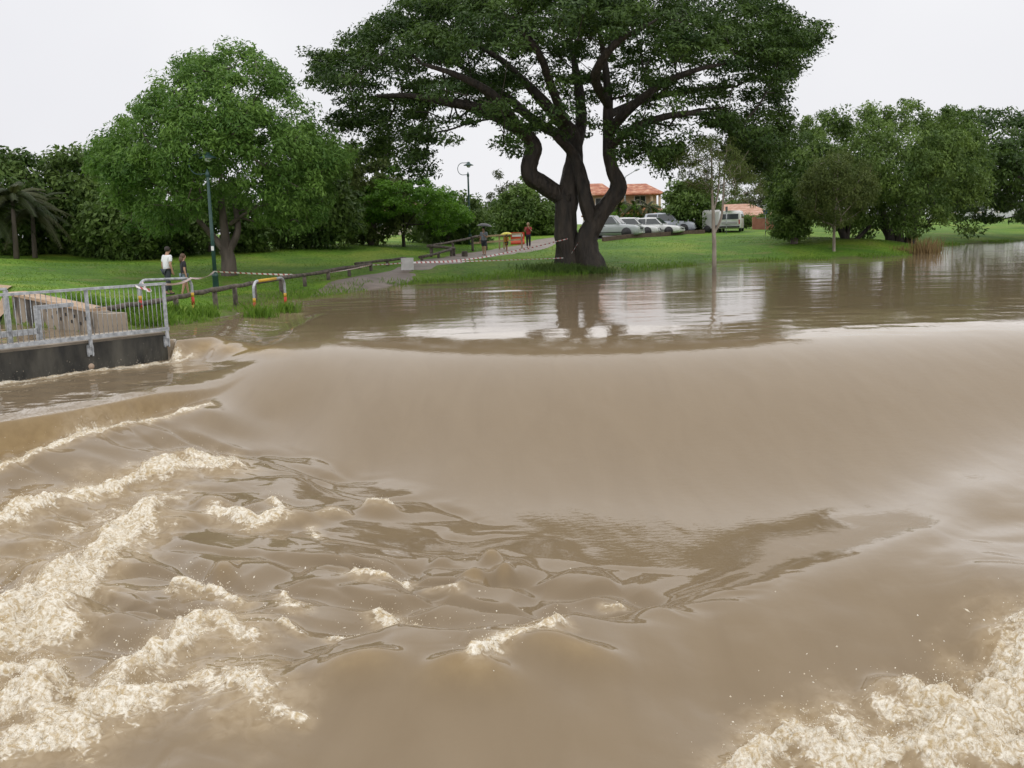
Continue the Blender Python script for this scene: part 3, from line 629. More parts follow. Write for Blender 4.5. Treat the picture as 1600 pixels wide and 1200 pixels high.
# --- the great spreading tree at the water's edge
def big_tree():
    Y = 51.5
    TOP = [(480, 112), (498, 92), (530, 62), (565, 40), (605, 15), (640, -8), (740, -45), (850, -62), (960, -62), (1080, -45), (1180, -15), (1225, 10), (1262, 45), (1274, 58)]
    BOT = [(480, 118), (510, 150), (545, 190), (590, 225), (630, 228), (680, 180), (720, 150), (770, 128), (815, 118), (850, 112), (880, 108), (930, 108), (975, 115), (1010, 150), (1045, 165), (1080, 150), (1110, 165), (1135, 205), (1160, 262), (1190, 250), (1222, 215), (1226, 180), (1240, 120), (1274, 66)]
    C = clumps_outline(TOP, BOT, Y, 10.5, 1300, umbrella=True, jit=5)
    Q = np.array([(np.dot(c - [0, 0, CAM_Z], RT) / np.dot(c - [0, 0, CAM_Z], FWD) * F_PX + 800, 600 - np.dot(c - [0, 0, CAM_Z], UP) / np.dot(c - [0, 0, CAM_Z], FWD) * F_PX) for c in C])
    keep = ~((C[:, 1] < Y - 1.5) & (Q[:, 1] > 62 + .0006 * (Q[:, 0] - 880) ** 2 * (1 + .0 * Q[:, 0]) + RNG.normal(0, 14, len(C)))); C = C[keep]
    keep = ~((Q[keep][:, 1] > 95) & (np.abs(Q[keep][:, 0] - 870) < 200) & (RNG.random(len(C)) < .45)); C = C[keep]
    for _ in range(130):                                              # thin sprays among the limbs
        C = np.vstack([C, at(RNG.uniform(640, 1075), 118 + 95 * RNG.random() ** 1.7, Y + RNG.normal(0, 4.5))])
    # drooping outer sprays under the rim
    for px, py, dy, n in [(672, 222, -4, 8), (645, 250, -3, 12), (590, 228, 0, 12), (540, 185, 0, 12), (806, 222, -6, 4), (990, 228, -5, 10), (1035, 245, -4, 14), (1168, 262, 2, 20), (1195, 240, 1, 20), (1155, 225, 0, 12), (1215, 200, 0, 14), (500, 105, 0, 12), (1250, 65, 0, 14), (1235, 100, 2, 8), (1060, 232, -5, 5), (1185, 215, -4, 14), (1130, 190, -4, 14)]:
        for _ in range(n): C = np.vstack([C, at(px + RNG.normal(0, 16), py + RNG.normal(0, 12), Y + dy + RNG.normal(0, 1.0))])
    S = Skel(); g = lambda px, py, dy=0.0: at(px, py, Y + dy)
    b0 = gat(890, 420, Y); b1 = gat(925, 424, Y - .4)
    a = S.limb([b0 + [0, 0, -.3], g(889, 395), g(885, 360), g(885, 325), g(890, 295, .2)], [.88, .66, .58, .55, .50])
    l = S.limb([g(868, 303), g(842, 283, -.3), g(826, 270, -.5), g(829, 248, -.5), g(834, 228, -.4), g(815, 204, -.6), g(780, 182, -1), g(735, 166, -1.5), g(690, 158, -2), g(640, 150, -2.5), g(590, 150, -2)], [.44, .45, .46, .41, .36, .34, .30, .24, .18, .13, .08], a[-4])
    c = S.limb([g(896, 262, .5), g(899, 236, .8), g(893, 208, 1), g(872, 186, 1), g(850, 160, 1), g(822, 130, 1), g(785, 95, 1), g(745, 70, 1)], [.5, .42, .36, .32, .28, .22, .15, .08], a[-1])
    c2 = S.limb([g(908, 195, 1.5), g(906, 150, 2.5), g(898, 100, 3), g(890, 50, 3)], [.3, .24, .16, .08], c[8])
    c3 = S.limb([g(845, 196, 3), g(790, 150, 4.5), g(730, 110, 6), g(680, 80, 7)], [.24, .2, .14, .07], c[12])
    r = S.limb([b1 + [0, 0, -.3], g(918, 395, -.5), g(917, 370, -.5), g(930, 345, -.5), g(950, 318, -.5), g(966, 292, -.5), g(956, 262, -.5), g(951, 225, -.5), g(951, 180, -.7), g(949, 140, -1), g(944, 90, -1.2), g(935, 45, -1.5)], [.84, .58, .50, .46, .43, .42, .32, .30, .26, .2, .14, .08])
    r2 = S.limb([g(916, 318, -.6), g(910, 286, -.3), g(903, 258, 0), g(893, 236, .1), g(870, 214, -.5)], [.36, .36, .30, .24, .2], r[14])
    r3 = S.limb([g(975, 178, -2), g(1005, 152, -3), g(1040, 128, -4), g(1085, 110, -4.5), g(1130, 100, -4)], [.24, .2, .16, .12, .06], r[37])
    r4 = S.limb([g(985, 165, 1), g(1030, 150, 3), g(1090, 140, 4), g(1150, 135, 4)], [.2, .17, .12, .06], r[40])
    r5 = S.limb([g(990, 200, -2), g(1050, 180, -3.5), g(1110, 178, -4), g(1160, 195, -3.5)], [.2, .15, .1, .06], r[34])
    S.limb([g(770, 150, -4), g(720, 120, -6), g(660, 100, -7)], [.22, .14, .07], l[26])
    S.limb([g(930, 120, -5), g(960, 70, -7), g(1010, 40, -8)], [.22, .16, .07], r[42])
    S.limb([g(860, 130, -3), g(840, 80, -5), g(800, 30, -6)], [.2, .15, .07], c[16])
    free = set(i for i in range(len(S.p)) if S.p[i][2] > 6.5)
    S.grow(C[::2], .9, free=free, wander=.16, bend=.12)
    cm = leaf_mesh('crown', C, .82, 140, .225, .09, flat=.44, up=.75, droop=.15, centre=at(880, 230, Y))
    tm = S.mesh('trunk', .017, .46, 5, .22)
    return finish_tree('spreading_tree', b0, cm, tm, LM['rain'], BARK_D, 'huge spreading tree with dark twin trunk standing at the water edge')
big_tree()
def outline_tree(name, label, top, bot, Y, depth, n, cr, nl, L, Wd, lm, bark, base, trunks, flat=.7, up=.4, droop=.4, group=None, seed=1, umbrella=False, jit=4, tip=.016, shell=.62, grow=3, tv=.28, sides=5, wander=.14, pw=.44):
    rng = np.random.default_rng(seed)
    C = clumps_outline(top, bot, Y, depth, n, shell, umbrella, jit, rng)
    C[:, 2] = np.maximum(C[:, 2], gz(C[:, 0], C[:, 1]) + cr * flat * .6)
    b = gat(base[0], base[1], Y if len(base) < 3 else base[2]); S = Skel(); first = True; ids = []
    for pts, rad in trunks:
        P = []
        for q in pts: P.append(at(q[0], q[1], (Y if len(base) < 3 else base[2]) + (q[2] if len(q) > 2 else 0)))
        if first or pts[0][1] >= base[1] - 3: P[0] = np.array([P[0][0], P[0][1], g1(P[0][0], P[0][1]) - .25])
        ids.append(S.limb(P, rad, -1, 4)); first = False
    hmin = b[2] + .25 * (C[:, 2].max() - b[2])
    free = set(i for i in range(len(S.p)) if S.p[i][2] > hmin) or None
    S.grow(C[::grow], .7, free=free, rng=rng, wander=wander)
    cm = leaf_mesh('crown', C, cr, nl, L, Wd, flat, up, droop, rng=rng, tintv=tv)
    return finish_tree(name, b, cm, S.mesh('trunk', tip, pw, sides, .12), lm, bark, label, group)

# --- the round tree behind the street lamp
outline_tree('round_tree', 'tall round-crowned tree with forked grey trunk behind the near street lamp',
    [(143, 235), (160, 205), (205, 180), (215, 140), (262, 120), (280, 90), (320, 80), (345, 74), (395, 78), (430, 105), (455, 140), (478, 178), (500, 205), (545, 225)],
    [(143, 255), (170, 300), (200, 345), (250, 362), (300, 350), (340, 325), (400, 335), (440, 362), (500, 350), (525, 290), (545, 245)],
    46, 5.2, 760, .58, 125, .22, .075, LM['mango'], BARK_G, (356, 430),
    [([(358, 431), (357, 405), (352, 390)], [.36, .30, .27]), ([(353, 392), (335, 372), (315, 350, -.5), (290, 325, -1), (270, 305, -1.5)], [.2, .17, .13, .1, .06]), ([(353, 395), (350, 350), (345, 310), (345, 270, .5)], [.22, .17, .14, .08]),
     ([(357, 395), (372, 360), (368, 320, .5), (372, 280, 1)], [.2, .16, .12, .07]), ([(360, 350), (390, 330, -.6), (430, 315, -1)], [.1, .08, .05])], flat=.72, up=.6, droop=.45, seed=3, jit=8, tv=.24, shell=.7)
# --- wall of trees behind the mound
def shade_tree(label, x0, x1, yt, yb, Y, bx, lm='dark', n=150, seed=1, nl=85, L=.34, W=.15, cr=.75, name='dense_tree', group='trees lining the back of the park', depth=None, lump=14, bark=BARK_G, droop=.4):
    rr = np.random.default_rng(seed + 500); k = 9; xs = np.linspace(x0, x1, k); u = (xs - (x0 + x1) / 2) / ((x1 - x0) / 2)
    dome = np.sqrt(np.maximum(0, 1 - np.abs(u) ** 2.4))
    top = [(x, yb - (yb - yt) * (.35 + .65 * d) + rr.uniform(-lump, lump) * .7) for x, d in zip(xs, dome)]; bot = [(x, yb - (yb - yt) * .15 * (1 - d) + rr.uniform(-4, 4)) for x, d in zip(xs, dome)]
    by = 352 - (bx - 800) * math.tan(ROLL) + (CAM_Z - g1(at(bx, 400, Y)[0], Y)) * F_PX / Y
    yc = yt + (yb - yt) * .5
    return outline_tree(name, label, top, bot, Y, depth or mpp(Y) * (x1 - x0) * .45, n, cr, nl, L, W, LM[lm], bark, (bx, by, Y), [([(bx, by), (bx + 2, (by + yc) / 2), (bx - 3, yc)], [.25, .2, .12])], seed=seed, jit=6, group=group, droop=droop)
shade_tree('dark tree behind the palm at the end of the tree belt', -60, 75, 232, 408, 58, 20, n=170, seed=11)
shade_tree('dense dark tree with a knobbly top between the palm and the round tree', 50, 165, 225, 410, 60, 110, n=190, seed=12)
shade_tree('dark low tree filling the gap under the round tree', 120, 270, 285, 412, 57, 190, n=170, seed=13)
shade_tree('shaded tree standing behind the trunk of the round tree', 240, 420, 290, 408, 60, 330, n=170, seed=14)
shade_tree('dark tree at the back, right beside the round tree', 410, 560, 232, 392, 62, 480, n=210, seed=15)
shade_tree('tall thin-leaved tree rising behind the small bright tree', 515, 640, 222, 385, 68, 580, n=170, seed=16, lm='olive')
shade_tree('low dark tree behind the small bright tree, next to the far lamp', 640, 765, 300, 385, 74, 700, n=130, seed=17)
shade_tree('wide rounded shrubby tree behind the people with umbrellas', 765, 880, 290, 378, 88, 820, lm='fig', n=190, seed=18, nl=95, L=.4, name='shrubby_tree')
shade_tree('small dark tree just behind the yellow umbrella', 740, 810, 318, 380, 92, 775, lm='dark', n=90, seed=19, L=.4)
shade_tree('wispy far tree poking up behind the wide shrubby tree', 760, 822, 280, 340, 120, 790, lm='grey', n=40, seed=20, nl=40, cr=.8, L=.5)
shade_tree('dense pointed tree beside the tiled house, behind the parked cars', 1036, 1120, 284, 366, 88, 1078, lm='fig', n=170, seed=21, nl=90, L=.36)
shade_tree('pale far tree in the gap behind the thin sparse tree', 1160, 1230, 280, 345, 125, 1195, lm='grey', n=70, seed=22, nl=50, cr=.9, L=.5)
shade_tree('far tree showing behind the white van', 1110, 1170, 300, 345, 130, 1150, lm='fig', n=60, seed=23, nl=50, cr=.9, L=.5)
# --- small bright tree by the path
outline_tree('small_tree', 'small bright green tree with thin stem beside the log rail',
    [(540, 335), (548, 310), (575, 280), (600, 266), (640, 262), (672, 284), (700, 290), (715, 310), (735, 335)],
    [(540, 350), (560, 362), (590, 352), (620, 340), (650, 345), (690, 365), (720, 362), (735, 345)], 67, 3.6, 300, .52, 100, .20, .085, LM['small'], BARK_D, (632, 399),
    [([(632, 400), (631, 380), (630, 365)], [.15, .13, .11]), ([(630, 368), (620, 345), (605, 325)], [.07, .05, .03]), ([(631, 370), (640, 345), (660, 325)], [.07, .05, .03]), ([(631, 366), (630, 330, .3), (628, 300)], [.06, .05, .03])], flat=.45, up=.8, droop=.1, seed=31, tv=.16, jit=3)
# --- thin sparse tree standing in the flood
outline_tree('paperbark_tree', 'slender half-bare tree standing in the flood edge in front of the van',
    [(1055, 250), (1075, 225), (1100, 205), (1140, 210), (1170, 245), (1195, 285)], [(1055, 262), (1075, 300), (1110, 318), (1150, 320), (1180, 318), (1195, 300)], 46, 2.0, 210, .30, 62, .12, .034, LM['olive'], BARK_P, (1116, 411),
    [([(1116, 414), (1116, 385), (1115, 360), (1114, 325), (1112, 290), (1112, 250), (1110, 215)], [.115, .10, .09, .07, .055, .04, .02]), ([(1117, 363), (1127, 340), (1130, 310), (1132, 270), (1136, 225)], [.06, .055, .05, .035, .02]), ([(1115, 330), (1122, 300), (1124, 265), (1122, 230)], [.05, .04, .03, .015]), ([(1114, 300), (1095, 275), (1082, 245)], [.03, .025, .012]), ([(1128, 320), (1155, 305), (1190, 295)], [.03, .022, .01]), ([(1130, 290), (1150, 265), (1170, 235)], [.03, .02, .01])],
    flat=.7, up=.1, droop=.8, seed=41, tip=.009, grow=1, shell=.2, pw=.4, wander=.2)
# --- right bank
outline_tree('fig_tree', 'broad many-trunked fig tree on the far bank',
    [(1200, 240), (1225, 205), (1260, 190), (1300, 180), (1340, 176), (1390, 170), (1440, 158), (1480, 160), (1515, 180), (1540, 230)],
    [(1200, 320), (1225, 358), (1260, 350), (1300, 350), (1340, 365), (1390, 360), (1440, 368), (1480, 360), (1510, 345), (1540, 310)], 70, 7, 560, .78, 150, .27, .10, LM['fig'], BARK_D, (1398, 390),
    [([(1392, 392), (1390, 370), (1385, 350), (1370, 300)], [.38, .3, .28, .15]), ([(1404, 391), (1404, 370), (1405, 345), (1410, 290)], [.4, .32, .3, .15]), ([(1425, 389), (1424, 370), (1426, 350), (1440, 300)], [.36, .3, .28, .15]), ([(1414, 391), (1420, 365), (1430, 345)], [.2, .18, .15]), ([(1396, 390), (1384, 365), (1378, 350)], [.2, .16, .14])], flat=.75, up=.35, droop=.6, seed=51, jit=8, sides=5)
outline_tree('fork_trunk_tree', 'dark tree with a low forking trunk between the olive tree and the fig',
    [(1205, 300), (1230, 265), (1280, 240), (1330, 240), (1372, 280)], [(1205, 330), (1230, 362), (1270, 352), (1330, 350), (1372, 340)], 68, 4, 190, .7, 120, .26, .10, LM['fig'], BARK_D, (1322, 386),
    [([(1322, 387), (1318, 368), (1308, 345), (1300, 310)], [.3, .24, .2, .1]), ([(1326, 386), (1340, 372), (1356, 356), (1370, 335)], [.18, .15, .13, .08]), ([(1322, 378), (1326, 350), (1330, 310)], [.2, .16, .08])], seed=52, jit=6)
outline_tree('olive_tree', 'rounded olive-green tree with a pale straight stem in front of the fig',
    [(1246, 300), (1255, 265), (1280, 245), (1308, 227), (1335, 245), (1360, 262), (1370, 295)], [(1246, 310), (1260, 340), (1285, 352), (1310, 358), (1340, 340), (1360, 320), (1370, 300)], 62, 2.3, 300, .42, 90, .18, .06, LM['olive'], BARK_P, (1303, 394),
    [([(1303, 396), (1303, 370), (1304, 345), (1308, 300), (1309, 260)], [.11, .09, .08, .05, .03])], flat=.9, up=.2, droop=.6, seed=53, tv=.15)
outline_tree('canopy_tree', 'wide dark spreading tree at the edge of the frame over the far water',
    [(1420, 215), (1460, 175), (1510, 166), (1570, 176), (1640, 188), (1800, 240)], [(1420, 300), (1480, 335), (1520, 345), (1560, 348), (1640, 345), (1800, 310)], 84, 9, 520, 1.0, 105, .42, .15, LM['rain'], BARK_D, (1668, 360),
    [([(1668, 362), (1665, 340), (1640, 310), (1580, 270)], [.5, .42, .35, .2]), ([(1668, 350), (1680, 310), (1690, 270)], [.35, .28, .15])], flat=.5, up=.6, droop=.3, seed=54, jit=6)
shade_tree('bare greyish tree top behind the wide dark tree at the frame edge', 1560, 1680, 172, 345, 110, 1620, lm='grey', n=80, seed=55, nl=40, cr=.9, L=.5, droop=.6)
shade_tree('low bush overhanging the lawn at the fig tree', 1205, 1262, 330, 372, 66, 1240, lm='fig', n=60, seed=56, nl=80, L=.25, W=.1, cr=.4, name='low_bush', group=None, lump=5)
# --- palms
def palm(name, label, base, h, nf, fl, lm, seed, spread=1.0, group=None):
    rr = random.Random(seed); t = empty(name, base, 0, label, 'palm', group)
    MB().tube([(0, 0, -.2), (.05, 0, h * .5), (.1, .02, h)], [.16, .12, .1], 8).build('trunk', BARK_G, t)
    for i in range(nf):
        az = 2 * math.pi * i / nf + rr.uniform(-.3, .3); el = rr.uniform(.0, 1.25); L = fl * rr.uniform(.8, 1.1); vs = []; fs = []; pts = []
        for k in range(9):
            s = k / 8; rad = L * s * math.cos(el * (1 - s * .3)) * spread; zz = h + L * (math.sin(el) * s - (.55 + .25 * (1 - el)) * s * s * 1.1)
            pts.append(Vector((.1 + rad * math.cos(az), rad * math.sin(az), zz)))
        for k in range(8):
            d = (pts[k + 1] - pts[k]).normalized(); sd_ = d.cross(Vector((0, 0, 1))).normalized()
            for j in range(4):
                q = pts[k].lerp(pts[k + 1], j / 4); ll = .62 * fl / 3 * (1 - abs((k + j / 4) / 8 - .45) * 1.1)
                for sg in (-1, 1):
                    tip = q + sd_ * sg * ll * .8 + d * ll * .5 + Vector((0, 0, -ll * .45)); o = len(vs)
                    vs += [q - d * .03, q + d * .05, tip]; fs.append((o, o + 1, o + 2))
            o = len(vs); vs += [pts[k] + sd_ * .02, pts[k] - sd_ * .02, pts[k + 1] - sd_ * .015, pts[k + 1] + sd_ * .015]; fs.append((o, o + 1, o + 2, o + 3))
        me = MB().add(vs, fs).mesh('frond'); fattr(me, 'tint', [rr.uniform(.1, .9)] * len(fs), 'FACE'); link('frond', me, LM['palm'], t)
    return t
for i, (px, py, Y, h, fl, lb) in enumerate([(26, 405, 53, 2.6, 2.6, 'drooping feather palm nearest the round tree, in front of the tree belt'), (-12, 405, 53, 2.0, 2.6, 'low feather palm cut by the frame edge behind the mound'), (55, 406, 55, 2.0, 2.4, 'short feather palm tucked behind the drooping palm')]):
    palm('feather_palm', lb, gat(px, py, Y), h + .5, 26, fl, 'palm', 60 + i, group='palms behind the mound')

# ================================================================== MADE THINGS
GALV = mat('galvanised_steel', (.24, .255, .27), .5, (.46, .48, .50), 9, .002, 40, metal=.35)
CONC_D = mat('stained_concrete', (.010, .010, .008), .6, (.075, .07, .055), 3, .03, 8, lo=.35, hi=.75, stretch=(1, 1, .35))
CONC = mat('weathered_concrete', (.17, .14, .105), .85, (.33, .28, .22), 1.4, .02, 9)
CAPC = mat('tan_concrete', (.36, .25, .16), .85, (.48, .35, .24), 2.5, .01, 12)
LOGM = mat('weathered_log', (.05, .042, .033), .85, (.15, .125, .10), 5, .02, 14)
TIMB = mat('tan_timber', (.34, .25, .14), .8, (.48, .37, .22), 4, .01, 12)
DIRT = mat('wet_path', (.13, .098, .078), .55, (.22, .175, .145), 1.2, .02, 10)
WHITE = mat('white_paint', (.75, .75, .75), .5, (.66, .66, .66), 3)
GREENP = mat('green_lamp_paint', (.022, .062, .058), .4, (.035, .08, .072), 4)
BLACK = mat('black_rubber', (.012, .012, .013), .7)
GLASS = mat('dark_glass', (.035, .045, .05), .06, spec=.8)
YEL = mat('yellow_paint', (.62, .38, .03), .5, (.50, .30, .03), 7)
RED = mat('red_paint', (.50, .035, .02), .5, (.40, .03, .02), 7)
# ---- dirt path from the car park down to the crossing
def strip(name, rows_, m, dz=.03, kind='structure', label=None):
    vs = []; fs = []; 
    for k, (a, b) in enumerate(rows_):
        for j in range(6):
            q = a + (b - a) * j / 5; vs.append((q[0], q[1], g1(q[0], q[1]) + dz + (.0 if 0 < j < 5 else -.05)))
    for k in range(len(rows_) - 1):
        for j in range(5): fs.append((k * 6 + j, k * 6 + j + 1, (k + 1) * 6 + j + 1, (k + 1) * 6 + j))
    o = MB().add(vs, fs, True).build(name, m); tag(o, label, None, None, kind); return o
ctr = [onz(395, 497, 0)[:2], onz(440, 474, 0)[:2], at(500, 455, 37)[:2], at(560, 440, 43)[:2], at(630, 426, 49)[:2], at(700, 409, 56.5)[:2], at(752, 399, 62)[:2], at(810, 389, 68)[:2], at(850, 382, 74)[:2], at(880, 377, 80)[:2]]
cs = smooth_path(ctr, 6); pr_ = []
for i, q in enumerate(cs):
    d = cs[min(i + 1, len(cs) - 1)] - cs[max(i - 1, 0)]; d /= np.linalg.norm(d); nn = np.array([-d[1], d[0]]); wv = 1.25 + .25 * vnoise(i * .5, 0., 3) + .35 * sst(20, 45, i); pr_.append((q + nn * wv, q - nn * wv))
strip('path', pr_, DIRT, label='wet brown footpath leading from the flood up to the car park')
car_rows = []
for px in range(880, 1120, 20):
    Yq = 74 + (px - 900) * .05; a = at(px, 372, Yq)[:2]; b = at(px, 365, Yq + 16)[:2]; car_rows.append((a, b))
strip('car_park', car_rows, mat('asphalt', (.05, .05, .05), .7, (.08, .08, .08), 3), .035, label='grey asphalt of the car park behind the lawn')

# ---- walkway wall, railing and brackets
def fpt(s, back=0.0, z=0.0): q = FC + fd * s + fn_ * back; return Vector((q[0], q[1], z))
ang = math.atan2(fd[1], fd[0])
ab = empty('abutment_wall', fpt(0, 0, 0), 0, 'dark mossy concrete wall under the metal railing', 'wall')
def local(root, p): return Vector(p) - root.location
def lbar(root, a, b, wd, h, name, m, up=(0, 0, 1)): return MB().bar(local(root, a), local(root, b), wd, h, up).build(name, m, root)
lbar(ab, fpt(-.02, .9, -.62), fpt(9, .9, -.62), 1.5, 1.56, 'wall_block', CONC_D)
lbar(ab, fpt(0.0, .9, .19), fpt(9, .9, .19), 1.42, .055, 'deck', CONC)
MB().tube([local(ab, fpt(1.9, .14, -.36)), local(ab, fpt(1.9, .24, -.36))], .07, 12).build('drain_pipe', mat('clay_pipe', (.4, .3, .22), .7), ab)
rl = empty('metal_railing', fpt(0, 0, .27), 0, 'galvanised railing with close upright bars above the dark wall', 'railing')
ZT, ZB = 1.37, .30
for k, (s0, s1) in enumerate([(-.05, 1.9), (1.905, 4.0), (4.005, 8.5)]):
    lbar(rl, fpt(s0, .08, ZT), fpt(s1, .08, ZT), .11, .055, 'top_rail', GALV); lbar(rl, fpt(s0, .08, ZB), fpt(s1, .08, ZB), .06, .085, 'bottom_rail', GALV)
posts = [0.0, 1.9, 4.0, 6.1, 8.2]
for s in posts:
    lbar(rl, fpt(s, .08, .08), fpt(s, .08, ZT - .03), .05, .07, 'post', GALV, (fd[0], fd[1], 0))
    b = MB(); b.box((0, 0, 0), (.16, .02, .2), ang); b.box((-.05 * fd[0], -.05 * fd[1], .0), (.03, .05, .26), ang); b.box((.05 * fd[0], .05 * fd[1], .0), (.03, .05, .26), ang)
    b.build('bracket', GALV, rl, local(rl, fpt(s, .125, .0)))
bal = None; s = .11
while s < 8.4:
    if min(abs(s - q) for q in posts) > .05:
        if bal is None: bal = MB().tube([(0, 0, 0), (0, 0, ZT - ZB - .06)], .0085, 6).mesh('baluster')
        link('baluster', bal, GALV, rl, local(rl, fpt(s, .08, ZB + .03)))
    s += .112
# railing of the other side of the walkway, stopping at the wing wall
rb = empty('back_railing', fpt(2, 1.5, .27), 0, 'grey steel railing on the far side of the walkway with wide posts', 'railing')
Z2T, Z2B = 1.42, .42
lbar(rb, fpt(2.35, 1.5, Z2B), fpt(8.5, 1.5, Z2B), .06, .13, 'bottom_rail', GALV); lbar(rb, fpt(3.9, 1.5, Z2T), fpt(8.5, 1.5, Z2T), .09, .06, 'top_rail', GALV)
for s, wd in [(2.35, .13), (3.0, .09), (3.95, .13), (4.25, .13), (6.2, .13)]:
    lbar(rb, fpt(s, 1.5, .2), fpt(s, 1.5, (Z2T if s > 3.5 else (.93 if s < 2.5 else Z2T)) - .03), .06, wd, 'post', GALV, (fd[0], fd[1], 0))
lbar(rb, fpt(2.98, 1.5, Z2T), fpt(3.9, 1.5, Z2T), .08, .05, 'top_rail', GALV)
lbar(rb, fpt(1.45, 1.62, .95), fpt(2.40, 1.5, .95), .09, .09, 'end_rail', GALV)
# wing wall behind the railing, with its sloping tan cap
w0 = at(18, 461, 29.5); w1 = at(146, 488, 26.2); w2 = at(172, 491, 25.8)
ww = empty('wing_wall', (w1[0], w1[1], 0), 0, 'stained concrete wing wall with a sloping tan cap behind the railing', 'wall')
def wall_prism(a, b, th, zb):
    a = np.array(a); b = np.array(b); d = (b - a)[:2]; d /= np.linalg.norm(d); n_ = np.array([-d[1], d[0]]);
    if n_[1] < 0: n_ = -n_
    v = []
    for p in (a, b):
        for off in (0, th): v += [(p[0] + n_[0] * off, p[1] + n_[1] * off, zb), (p[0] + n_[0] * off, p[1] + n_[1] * off, p[2])]
    return [local(ww, q) for q in v], [(0, 4, 5, 1), (2, 3, 7, 6), (1, 5, 7, 3), (0, 2, 6, 4), (0, 1, 3, 2), (4, 6, 7, 5)]
STAIN = mat('streaked_concrete', (.04, .035, .03), .85, (.30, .25, .19), 2.2, .02, 9, stretch=(1, 1, .45), lo=.36, hi=.55)
MB().add(*wall_prism(w0, w1, .45, -.6)).build('wall_panel', STAIN, ww); MB().add(*wall_prism(w1 + [.004, 0, -.02], w2, .5, -.6)).build('end_block', STAIN, ww)
cap = MB(); d_ = Vector(w1) - Vector(w0); cap.bar(local(ww, Vector(w0) + Vector((.0, .24, .05))), local(ww, Vector(w1) + Vector((0, .24, .05))), .56, .08); cap.build('cap', CAPC, ww)
for k in range(9):
    f = .45 + .055 * k + .01 * (k % 3); p = w0 + (w1 - w0) * f; MB().box((0, 0, 0), (.07, .03, .09), math.atan2(w1[1] - w0[1], w1[0] - w0[0])).build('weep_hole', BLACK, ww, local(ww, (p[0] - .0, p[1] - .0, p[2] - .22 - .16 * (k % 2))))
strip('ramp', [(at(-120, 452, 29)[:2], at(-120, 446, 33)[:2]), (at(-30, 452, 29.5)[:2], at(-30, 446, 33)[:2]), (at(8, 455, 30)[:2], at(22, 450, 32)[:2])], CAPC, .06, label='tan concrete ramp above the wing wall')

# ---- painted pipe hoops
def hoop(a, b, h, label, yellow_top, kneel=0.0):
    root = empty('pipe_hoop', a, 0, label, 'barrier', 'striped pipe hoops at the flooded crossing'); A = Vector((0, 0, 0)); B = Vector([float(b[i] - a[i]) for i in range(3)])
    d = B.normalized(); r_ = .28; up = Vector((0, 0, 1)); pts = [A - up * .3, A + up * (h - r_)]
    for k in range(1, 7): t = k / 6 * math.pi / 2; pts.append(A + up * (h - r_) + up * r_ * math.sin(t) + d * r_ * (1 - math.cos(t)))
    e = B + up * (h - r_)
    for k in range(0, 7): t = math.pi / 2 * (1 - k / 6); pts.append(e + up * r_ * math.sin(t) - d * r_ * (1 - math.cos(t)))
    pts.append(B - up * .3); MB().tube(pts, .042, 12).build('pipe', GALV, root)
    for P in (A, B):
        for z0, z1, m in ((.0, .17, YEL), (.172, .42, RED), (.422, .55, YEL)): MB().tube([P + up * z0, P + up * z1], .0455, 12).build('painted_band', m, root)
    if yellow_top: MB().tube([A + up * h + d * (r_ + .02), A.lerp(B, .72) + up * h], .0455, 12).build('painted_band', YEL, root)
    return root
h1a = gat(222, 500, 28); h1b = gat(303, 488, 30.2); h2a = onz(399, 494, -.02); h2b = onz(447, 484, -.02)
hoop(h1a, h1b, .98, 'grey pipe hoop with red bands seen through the end of the railing', False)
hoop(h2a, h2b, 1.05, 'pipe hoop with yellow top bar and red bands standing in the flood', True)

# ---- log rails
def log_rail(pts, label, posts_at=None, r_=.075, hp=.0):
    P = [at(*q) for q in pts]; base = P[0].copy(); base[2] = g1(base[0], base[1]); root = empty('log_rail', base, 0, label, 'fence', 'log rails along the footpath'); rr = random.Random(int(pts[0][0]))
    for i in range(len(P) - 1):
        a, b = Vector(P[i]), Vector(P[i + 1]); n = 5; q = []
        for k in range(n + 1): q.append(a.lerp(b, k / n) + Vector((rr.uniform(-.02, .02), 0, rr.uniform(-.03, .03) if 0 < k < n else 0)) - root.location)
        q[0] = q[0] + (q[0] - q[1]).normalized() * -.006
        MB().tube(q, [r_ * rr.uniform(.85, 1.15) for _ in q], 8).build('rail', LOGM, root)
        L = (b - a).length; m = max(1, round(L / 2.3))
        for k in range(m + (1 if i == len(P) - 2 else 0)):
            c = a.lerp(b, min(.97, (k + .12) / m)); g = g1(c.x, c.y); top = c.z + .02
            if top - g < .12: continue
            MB().tube([Vector((c.x, c.y + .13, g - .3)) - root.location, Vector((c.x + rr.uniform(-.03, .03), c.y + .13, top)) - root.location], [.085, .08], 9).build('post', LOGM, root)
    return root
log_rail([(150, 484, 26.5), (262, 467.5, 29), (330, 453, 32), (390, 443, 35.5), (470, 430, 41), (540, 418.5, 46), (580, 413, 49)], 'long low log rail running from the railing up beside the path')
log_rail([(555, 412, 49.6), (600, 407, 51.5), (634, 403.5, 53.5)], 'short log rail behind the white sign board')
log_rail([(655, 402, 55), (706, 389.5, 60)], 'sloping log rail between the sign board and the umbrella man')
log_rail([(668, 384, 58.5), (710, 388.5, 60.2)], 'short cross log rail on two thick posts left of the umbrella man', r_=.09)
log_rail([(670, 384.5, 60), (735, 372, 65), (760, 366.5, 67)], 'upper log rail reaching the tan timber frame')
MB().lathe([(.17, -.2), (.19, 0), (.18, .3), (.15, .34), (.02, .345)], 12).build('log_stump', LOGM, None, gat(726, 397, 60)); tag(bpy.data.objects['log_stump'], 'round cut log stump on the path near the umbrella man', 'stump')
tf_ = empty('timber_frame', gat(737, 390, 66), 0, 'tan timber post and rail frame behind the two umbrellas', 'fence')
